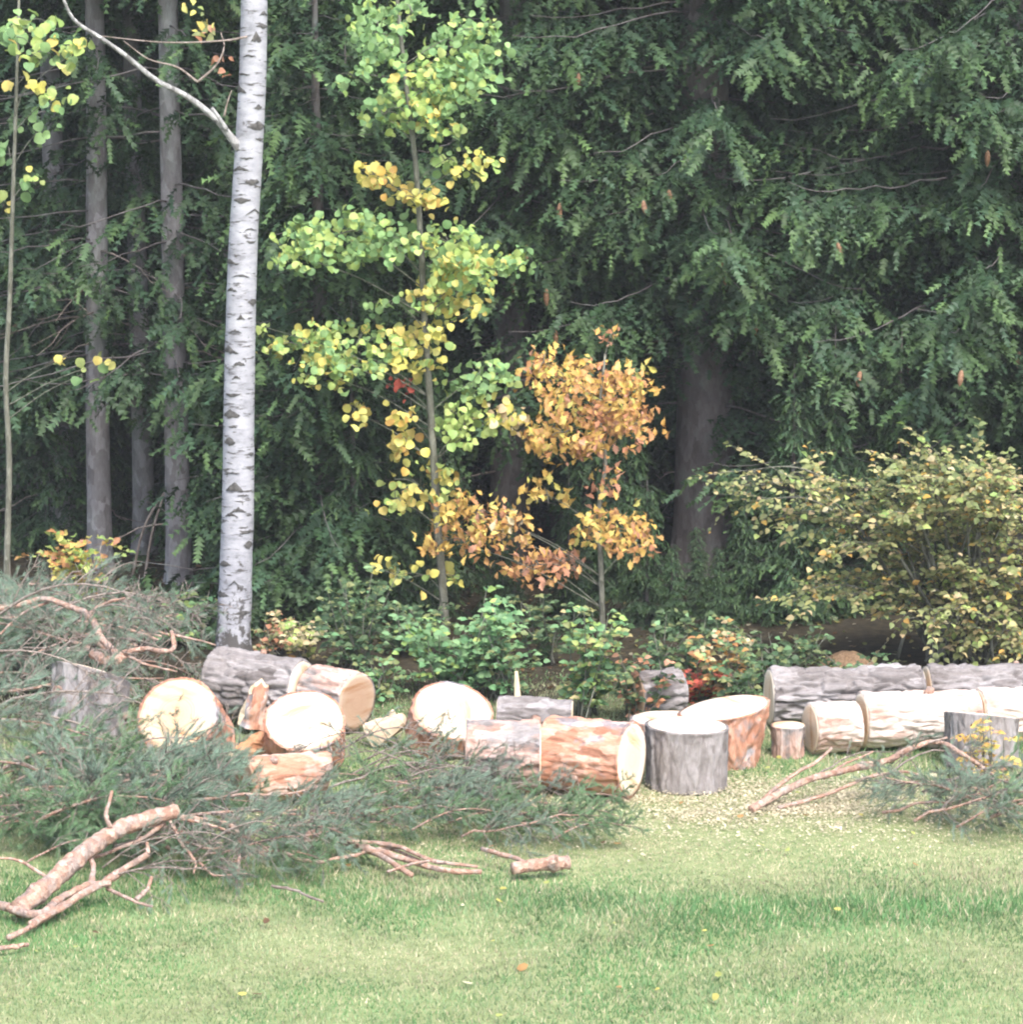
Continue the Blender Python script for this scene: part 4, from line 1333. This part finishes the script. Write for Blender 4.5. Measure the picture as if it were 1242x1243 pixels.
chunk('upright torn stump piece with a bright orange splintered side', 306, 882, 0.02, (0.17, 0.13, 0.26), (0.1, 0.18, 0.4), 'torn', 51, jag=0.7, bark=-0.01)
chunk('small white wood wedge lying before the light brown log', 452, 892, 0.05, (0.13, 0.16, 0.24), (R(62), 0, R(62)), 'wood', 52, 'wood_wedge', 0.15)
chunk('upright white splinter on top of the small wedge', 482, 888, 0.03, (0.06, 0.05, 0.13), (0.1, -0.2, 0), 'wood', 53, 'wood_splinter', 0.4)
chunk('bark-covered rubble piece under the torn stump piece', 304, 918, 0.02, (0.17, 0.14, 0.15), (0.3, 0.5, 0.9), 'inner_bark', 54, jag=0.6, bark=0.0)
chunk('cream wood offcut beside the short pale pink log', 284, 938, 0.02, (0.14, 0.13, 0.17), (0.4, -0.5, 0.3), 'wood', 55, 'wood_offcut', 0.5)
chunk('pale splintered offcut half under the pine brush', 290, 958, 0.01, (0.17, 0.10, 0.12), (0.6, 0.9, 1.3), 'torn', 56, 'wood_offcut', 0.6)
chunk('pale weathered stick post behind the tilted white block', 629, 858, 0.0, (0.045, 0.04, 0.22), (0.02, -0.05, 0), 'torn', 57, 'stick_post', 0.12)


# brown mound under the hazel
def mound():
    p = G(1028, 812)
    V, F = [], []
    nr, na = 12, 36
    for i in range(nr + 1):
        t = i / nr
        for j in range(na):
            a = 2 * math.pi * j / na
            r = 0.24 * t * (1 + 0.1 * noise.noise(Vector((math.cos(a) * 1.5, math.sin(a) * 1.5, 4))))
            z = 0.17 * (1 - t ** 2.2) + 0.012 * noise.noise(Vector((math.cos(a) * r * 30, math.sin(a) * r * 30, 2)))
            V.append((math.cos(a) * r, math.sin(a) * r * 0.8, z - 0.03))
    for i in range(nr):
        for j in range(na):
            F.append((i * na + j, (i + 1) * na + j, (i + 1) * na + (j + 1) % na, i * na + (j + 1) % na))
    m, nt, out = nmat('needle_litter')
    tc = nt.nodes.new('ShaderNodeTexCoord')
    n = tex(nt, 'ShaderNodeTexNoise', tc.outputs['Object'], Scale=60.0, Detail=5.0)
    r = ramp(nt, [(0.3, (0.10, 0.06, 0.035)), (0.7, (0.26, 0.17, 0.10))])
    nt.links.new(n.outputs[0], r.inputs[0])
    principled(nt, out, r.outputs[0], 0.95, bump(nt, n.outputs[0], 0.8, 0.02))
    link('earth_mound', mesh_from('earth_mound', V, np.array(F), smooth=True), None, m, label='brown rounded mound in the dark hollow under the hazel', cat='mound').location = (p.x, p.y, gz(p.x, p.y))


mound()


# ------------------------------------------------------------------ pine brush
def tuft_template(n=21):
    rng = np.random.default_rng(1)
    V, F = [], []
    for i in range(n):
        a = 2 * math.pi * i / n * 2.4
        sp = rng.uniform(0.25, 0.75)
        b = rng.uniform(-0.5, 0.35)
        d = np.array([1.0, sp * math.cos(a), sp * math.sin(a)]); d /= np.linalg.norm(d)
        p = np.array([b, 0, 0]); e = p + d * rng.uniform(0.75, 1.05)
        sd = np.cross(d, [0.1, math.sin(a), -math.cos(a)]); sd /= np.linalg.norm(sd)
        w = 0.024
        k = len(V)
        V += [p - sd * w, p + sd * w, e]
        F.append((k, k + 1, k + 2))
    return np.array(V), np.array(F)


TUFT_V, TUFT_F = tuft_template()


def make_bough(seed, L, leafy=1.0, arch=0.25, r=0.018, n_side=11, tone=(0.075, 0.125, 0.075)):
    """a cut pine branch lying along +X: stem, twigs and needle tufts (tufts only on the outer twigs)"""
    rng = np.random.default_rng(seed)
    s = np.linspace(0, 1, 10)
    wob = np.cumsum(rng.normal(0, 0.022, 10)) * L
    ax = np.stack([s * L, wob * 0.8, arch * L * np.sin(np.pi * s * 0.9) * 0.8 + 0.02], 1)
    st = Tubes(); st.add(ax, np.linspace(r, r * 0.3, 10), 7, wob=0.08)
    tw = Tubes()
    P, D, T = [], [], []
    for i in range(n_side):
        t = rng.uniform(0.15, 1.0)
        p0 = np.array([np.interp(t, s, ax[:, q]) for q in range(3)])
        a = rng.uniform(0, 2 * np.pi)
        d = np.array([rng.uniform(0.4, 1.0), math.cos(a), 0.55 * math.sin(a) + 0.05]); d /= np.linalg.norm(d)
        l = L * rng.uniform(0.22, 0.5) * (1.15 - 0.6 * t)
        u = np.linspace(0, 1, 6)
        c = p0 + d * (u * l)[:, None] + rng.normal(0, 0.02, (6, 3)) * u[:, None] * l * 2 + np.array([0, 0, 0.18 * l])[None] * (np.sin(u * 3.0) * 0.6 - 0.3 * u)[:, None]
        tw.add(c, np.linspace(r * 0.4, 0.0022, 6), 5)
        for k in range(int(rng.integers(4, 8))):
            i2 = rng.integers(1, 6)
            d2 = d + rng.normal(0, 0.6, 3); d2 /= np.linalg.norm(d2)
            l2 = l * rng.uniform(0.2, 0.45)
            e = c[i2] + d2 * l2
            md = (c[i2] + e) / 2 + rng.normal(0, 0.08, 3) * l2
            tw.add([c[i2], md, e], [0.0035, 0.0026, 0.0016], 4)
            if rng.random() < leafy:
                q = max(2, int(l2 / 0.03))
                for v in np.linspace(0.25, 1.0, q):
                    P.append(c[i2] + (e - c[i2]) * v); D.append(d2 + rng.normal(0, 0.25, 3)); T.append(v)
        if rng.random() < leafy:
            for v in np.linspace(0.5, 1.0, 5):
                P.append(np.array([np.interp(v, u, c[:, q]) for q in range(3)])); D.append(d + rng.normal(0, 0.25, 3)); T.append(v)
    root = empty('pine_branch')
    kids = [link('stem', st.mesh('stem'), root, M['branch_bark' if leafy > 0.5 else 'twig_bark']), link('twigs', tw.mesh('twigs'), root, M['twig_bark'], kind='stuff')]
    if P:
        P, D, T = np.array(P), np.array(D), np.array(T)
        n = len(P)
        X, Y, Z = frames(D, np.array([0, 0, 1.0]) + rng.normal(0, 0.5, (n, 3)))
        v, f = scatter(TUFT_V, TUFT_F, P, X, Y, Z, rng.uniform(0.042, 0.066, n))
        c = np.array(tone) * rng.uniform(0.65, 1.35, (n, 1)) + np.array([0.02, 0.02, 0.0]) * rng.random((n, 1))
        kids.append(link('needles', mesh_from('needles', v, f, np.repeat(c, len(TUFT_V), axis=0)), root, M['pine_needle'], kind='stuff'))
    note_children(root, kids)
    return root


GREEN, BLUE = (0.120, 0.215, 0.110), (0.165, 0.235, 0.180)
protos = [make_bough(61, 1.35, 1.0, 0.18, 0.016, 16, BLUE), make_bough(62, 1.1, 1.0, 0.22, 0.014, 15, GREEN), make_bough(63, 1.5, 0.9, 0.14, 0.018, 17, BLUE), make_bough(64, 0.9, 1.0, 0.2, 0.012, 14, GREEN),
          make_bough(65, 1.5, 0.12, 0.26, 0.014, 14, BLUE), make_bough(66, 1.2, 0.2, 0.3, 0.012, 13, BLUE)]
used = [False] * len(protos)


def bough(k, px, py, az, z=0.05, tilt=0.0, s=1.0, roll=0.0, label='', group=None):
    if used[k]:
        o = copy_tree(protos[k])
    else:
        o = protos[k]; used[k] = True
    p = G(px, py, z)
    o.location = p
    o.rotation_mode = 'XYZ'
    o.rotation_euler = (roll, -R(tilt), R(az))
    o.scale = (s, s, s)
    tag(o, label, 'branch', group)
    for key in ('group',):
        if group is None and key in o:
            del o[key]
    return o


rb = random.Random(9)
lab_front = 'leafy cut pine branch in the big brush heap before the logs'
lab_back = 'leafy cut pine branch in the brush heap beyond the grey block'
lab_bare = 'bare twiggy pine branch on top of the big brush heap'
lab_mid = 'leafy cut pine branch in the low heap before the two front logs'
lab_right = 'blue-green pine branch lying in front of the long pale log'
# big front heap
for i in range(38):
    px = rb.uniform(-70, 235); py = rb.uniform(945, 1010) if px < 150 else rb.uniform(985, 1035)
    bough(rb.choice([0, 1, 2, 3]), px, py, rb.uniform(-25, 40) + (165 if px > 150 and rb.random() < .8 else 0), rb.uniform(0.03, 0.17), rb.uniform(-6, 4), rb.uniform(0.5, 0.8), rb.uniform(-1.5, 1.5), lab_front, 'leafy branches of the front brush heap')
for (px, py, az, k, s_) in ((250, 1040, 10, 0, .5), (280, 1050, -15, 3, .5), (230, 1050, 5, 2, .45), (300, 1030, 20, 1, .5), (330, 1045, 190, 3, .5), (270, 1015, 0, 0, .5), (310, 1000, 5, 2, .45), (30, 1050, 20, 3, .5), (90, 1040, 5, 1, .5)):
    bough(k, px, py, az, 0.05, 4, s_, rb.uniform(-1, 1), lab_front, 'leafy branches of the front brush heap')
# back heap, bluish
for i in range(30):
    px = rb.uniform(-70, 205)
    bough(rb.choice([0, 2, 3]), px, (rb.uniform(725, 780) if px < 30 else rb.uniform(762, 800)), rb.uniform(-20, 40) if px < 60 else rb.uniform(150, 200), rb.uniform(0.15, 0.36), rb.uniform(-6, 6), rb.uniform(0.5, 0.75), rb.uniform(-1.5, 1.5), lab_back, 'leafy branches of the far brush heap')
# bare twigs over the heap
for i in range(10):
    bough(rb.choice([4, 5]), rb.uniform(-90, 130), rb.uniform(755, 815), rb.uniform(-25, 30), rb.uniform(0.3, 0.5), rb.uniform(-12, 10), rb.uniform(0.5, 0.9), rb.uniform(-1, 1), lab_bare, 'bare twigs on the brush heap')
for i in range(10):
    bough(rb.choice([4, 5, 5, 4, 2]), rb.uniform(-110, 20), rb.uniform(830, 900), rb.uniform(-25, 15), rb.uniform(0.2, 0.4), rb.uniform(-12, 4), rb.uniform(0.5, 0.8), rb.uniform(-1, 1), lab_bare, 'bare twigs on the brush heap')
for i in range(6):
    bough(rb.choice([4, 5]), rb.uniform(40, 150), rb.uniform(900, 940), rb.uniform(-20, 10), rb.uniform(0.12, 0.2), rb.uniform(-8, 3), rb.uniform(0.4, 0.6), rb.uniform(-1, 1), lab_bare, 'bare twigs on the brush heap')
for i in range(7):
    bough(rb.choice([4, 5]), rb.uniform(90, 230), rb.uniform(1020, 1070), rb.uniform(-25, 25), rb.uniform(0.05, 0.12), rb.uniform(0, 6), rb.uniform(0.35, 0.55), rb.uniform(-1, 1), 'bare twiggy branch under the thick orange limb', 'bare twigs under the thick limb')
# middle heap (340-730, 900-1030)
for (px, py, az, k, z, t, s) in ((400, 960, 5, 4, .10, 2, .5), (420, 945, -6, 5, .12, 0, .5), (450, 965, 0, 4, .1, 0, .5), (480, 945, -8, 5, .12, -4, .5), (440, 980, 5, 0, .06, 0, .45), (500, 985, -5, 2, .06, 0, .4), (540, 1000, 4, 1, .06, 0, .45), (590, 1008, 5, 3, .05, 2, .5),
                                  (640, 1005, 8, 1, .05, 3, .42), (690, 1000, 172, 0, .06, 5, .42), (710, 1010, 185, 3, .05, 3, .5), (620, 1000, 0, 3, .08, 5, .5), (660, 990, 6, 1, .08, 4, .4), (560, 985, 6, 5, .08, 0, .45), (380, 985, 10, 3, .05, 2, .5),
                                  (560, 1018, -5, 2, .04, 2, .38), (390, 1005, 15, 1, .05, 3, .4), (600, 968, -4, 5, .12, -4, .35), (670, 1022, 10, 3, .04, 4, .45), (345, 1010, 0, 2, .04, 3, .4), (500, 1010, 5, 1, .05, 2, .45), (460, 1000, 0, 3, .05, 3, .5), (700, 985, 175, 1, .1, 4, .4)):
    bough(k, px, py, az, z, t, s, rb.uniform(-1.2, 1.2), lab_mid, 'branches of the low middle heap')
for (px, py, az, k, z, t, s) in ((410, 915, 5, 5, .14, -3, .5), (440, 925, -4, 4, .14, -3, .42), (430, 950, 4, 3, .08, 2, .5), (470, 958, 0, 0, .08, 1, .42), (500, 940, 3, 5, .12, -3, .4), (520, 965, -6, 3, .08, 2, .45), (450, 935, 12, 1, .08, 0, .38),
                                  (480, 978, 6, 2, .06, 1, .36), (400, 975, -8, 1, .06, 3, .4), (530, 950, 176, 5, .1, 2, .5), (545, 975, 170, 1, .08, 3, .45), (420, 1000, -5, 0, .05, 2, .4), (360, 960, 10, 3, .06, 4, .45), (510, 920, 178, 4, .14, -2, .45)):
    bough(k, px, py, az, z, t, s, rb.uniform(-1.2, 1.2), 'twiggy pine branch heaped between the pale pink log and the front logs', 'branches heaped between the log clusters')
# right heap (1040-1242, 930-1010)
for (px, py, az, k, z, t, s) in ((1070, 985, 10, 0, .05, 8, .55), (1110, 1000, 0, 2, .05, 6, .5), (1160, 1005, 15, 1, .04, 8, .5), (1200, 995, -10, 0, .06, 8, .6), (1250, 1000, 170, 2, .05, 8, .5), (1240, 975, 185, 0, .08, 8, .55),
                                  (1060, 960, 20, 5, .1, 0, .6), (1120, 965, 0, 4, .1, 0, .5), (1180, 975, 10, 3, .06, 10, .6), (990, 945, 20, 4, .1, 3, .4), (1140, 950, -10, 5, .12, -5, .6)):
    bough(k, px, py, az, z, t, s, rb.uniform(-1.2, 1.2), lab_right, 'branches of the low heap before the pale log')


# ---- the big bare limbs, each shaped on its own
def limb(label, paths, mat='branch_bark', name='pine_limb', sawn=False):
    """paths: list of (points as px,py,height above ground), start radius, end radius"""
    org = np.array(G(*paths[0][0][0]))
    root = empty(name, org, label=label, cat='branch')
    for i, (pl_, r0, r1) in enumerate(paths):
        c = curve_pts([np.array(G(*p)) for p in pl_], 14 if r0 > 0.02 else 8) - org
        c = c + np.cumsum(RNG.normal(0, 0.0022, c.shape), axis=0) * np.sin(np.linspace(0, np.pi, len(c)))[:, None]
        rad = np.linspace(r0, r1, len(c))
        for kn in range(max(1, len(c) // 12)):                 # knots and swellings
            q0 = RNG.integers(2, len(c) - 2)
            rad = rad * (1 + RNG.uniform(0.08, 0.25) * np.exp(-((np.arange(len(c)) - q0) / 1.3) ** 2))
        tb = Tubes()
        sides = 22 if r0 > 0.02 else 9
        tb.add(c, rad, sides)
        V = tb.v[0]
        cc = np.repeat(c, sides, axis=0)
        k = np.array([0.13 * noise.noise(Vector(p * 22.0 + i)) + 0.10 * noise.noise(Vector(p * 60.0)) + 0.06 * (noise.cell(Vector(p * 40.0)) - 0.5) for p in V])
        tb.v[0] = cc + (V - cc) * (1 + k)[:, None]
        link('stem' if i == 0 else 'side_branch', tb.mesh('stem'), root, M[mat])
        if sawn and i == 0:
            d = unit(c[-1] - c[-3])
            cut = Tubes()
            cut.add([c[-1] - d * 0.004, c[-1] + d * 0.004], [rad[-1] * 0.88] * 2, 20)
            link('cut_end', cut.mesh('cut_end', smooth=False), root, M['wood_old'])
    return root


limb('thick pinkish orange limb with a sawn end sloping up over the brush', [
    ([(22, 1104, .05), (60, 1072, .12), (100, 1035, .20), (140, 1008, .26), (175, 992, .29), (214, 984, .30)], .045, .038),
    ([(205, 990, .28), (240, 993, .26), (280, 1003, .20), (290, 1030, .12), (287, 1070, .03)], .014, .007),
    ([(200, 998, .25), (175, 1015, .2), (140, 1030, .16), (110, 1042, .14)], .012, .008),
    ([(206, 996, .26), (222, 1020, .18), (240, 1045, .1), (235, 1060, .05)], .009, .005),
    ([(135, 1010, .26), (132, 985, .36), (136, 960, .44)], .012, .008),
    ([(62, 1068, .12), (25, 1045, .2), (-10, 1040, .22)], .01, .005),
    ([(214, 992, .27), (250, 1000, .24), (300, 1015, .16), (335, 1040, .06)], .009, .004),
    ([(240, 1045, .1), (262, 1062, .06), (300, 1060, .05)], .007, .004),
    ([(222, 1020, .18), (255, 1030, .14), (290, 1022, .14)], .006, .003)], sawn=True)
limb('forked pale limb lying in the grass under the thick limb', [
    ([(-30, 1090, .05), (0, 1098, .05), (40, 1108, .05), (70, 1088, .06), (100, 1076, .08), (135, 1072, .09)], .024, .014),
    ([(38, 1122, .03), (80, 1098, .04), (120, 1075, .08), (150, 1055, .13), (180, 1036, .20)], .020, .016),
    ([(110, 1074, .08), (112, 1055, .13), (109, 1040, .17)], .015, .012),
    ([(10, 1138, .02), (50, 1118, .03), (85, 1098, .05)], .014, .010),
    ([(130, 1078, .06), (155, 1088, .05), (185, 1100, .03)], .010, .006),
    ([(165, 1092, .03), (178, 1078, .07), (184, 1064, .11)], .012, .009),
    ([(180, 1036, .2), (178, 1022, .25)], .012, .008)])
limb('crooked orange limb on top of the brush near the grey block', [
    ([(-20, 742, .58), (20, 735, .62), (55, 727, .66), (85, 738, .62), (110, 748, .60), (120, 770, .55), (135, 788, .50), (150, 800, .46)], .016, .022),
    ([(110, 745, .60), (120, 735, .63), (135, 729, .66), (152, 726, .68)], .014, .008),
    ([(150, 800, .46), (130, 800, .46), (112, 793, .48)], .026, .030),
    ([(148, 792, .48), (175, 788, .5), (200, 792, .5), (211, 785, .52), (208, 766, .60)], .017, .013),
    ([(208, 770, .58), (235, 776, .55), (262, 783, .5)], .008, .005),
    ([(150, 795, .46), (180, 808, .42), (215, 815, .38)], .009, .005),
    ([(60, 730, .64), (30, 745, .58), (0, 770, .5)], .010, .006)])
limb('long arching pinkish limb on the grass before the pale logs', [
    ([(912, 982, .02), (950, 962, .06), (990, 945, .12), (1040, 935, .16), (1080, 925, .20), (1110, 912, .26), (1140, 905, .28), (1170, 918, .24), (1205, 940, .12)], .022, .010),
    ([(925, 972, .03), (955, 945, .1), (985, 925, .16), (1010, 908, .22)], .013, .008),
    ([(945, 980, .02), (1000, 966, .05), (1050, 945, .12), (1090, 938, .15), (1115, 940, .14)], .011, .007),
    ([(1080, 925, .2), (1110, 908, .27), (1150, 895, .34)], .010, .006),
    ([(1000, 945, .12), (1030, 925, .18), (1060, 912, .22)], .008, .005)])
limb('two crossed dry sticks on the lawn before the middle heap', [
    ([(372, 1015, .06), (400, 1008, .09), (440, 1028, .06), (490, 1042, .04), (540, 1055, .03), (585, 1058, .02)], .021, .012),
    ([(335, 1030, .06), (375, 1045, .04), (420, 1040, .04), (470, 1030, .04), (520, 1050, .03)], .012, .008),
    ([(400, 1015, .06), (450, 1035, .04), (500, 1062, .02)], .019, .013),
    ([(430, 1022, .06), (480, 1026, .07), (530, 1046, .05), (580, 1052, .03)], .014, .008),
    ([(372, 1015, .06), (366, 1022, .05), (390, 1002, .09)], .012, .008),
    ([(470, 1058, .02), (520, 1045, .05), (560, 1050, .03)], .008, .005)])
limb('short orange limb stub with a thin grey stick on the lawn', [
    ([(622, 1054, .035), (650, 1050, .04), (690, 1046, .04)], .030, .034),
    ([(585, 1030, .05), (610, 1038, .05), (640, 1048, .05)], .012, .012),
    ([(668, 1048, .06), (676, 1038, .10)], .012, .008)], sawn=True)
limb('thin pale dry stick in the grass by the brush heap', [([(330, 1075, .03), (360, 1082, .02), (392, 1094, .015)], .008, .006)], 'twig_bark')
limb('small pale stick lying in the near grass corner', [([(-10, 1152, .02), (15, 1150, .02), (34, 1146, .015)], .012, .010)])


# ------------------------------------------------------------------ thin haze added for the window-glass veil
def haze():
    lo, hi = (-60.0, -26.0, -1.2), (60.0, 60.0, 19.0)
    V = [(x, y, z) for z in (lo[2], hi[2]) for y in (lo[1], hi[1]) for x in (lo[0], hi[0])]
    F = [(0, 2, 3, 1), (4, 5, 7, 6), (0, 1, 5, 4), (2, 6, 7, 3), (0, 4, 6, 2), (1, 3, 7, 5)]
    m = bpy.data.materials.new('haze_veil')
    m.use_nodes = True
    nt = m.node_tree
    nt.nodes.clear()
    out = nt.nodes.new('ShaderNodeOutputMaterial')
    v = nt.nodes.new('ShaderNodeVolumePrincipled')
    v.inputs['Color'].default_value = (0.92, 0.95, 1.0, 1)
    v.inputs['Density'].default_value = 0.0010
    nt.links.new(v.outputs[0], out.inputs['Volume'])
    link('haze', mesh_from('haze', V, F), None, m, label='thin pale haze added for the veil of the window glass', cat='haze', kind='stuff')


haze()
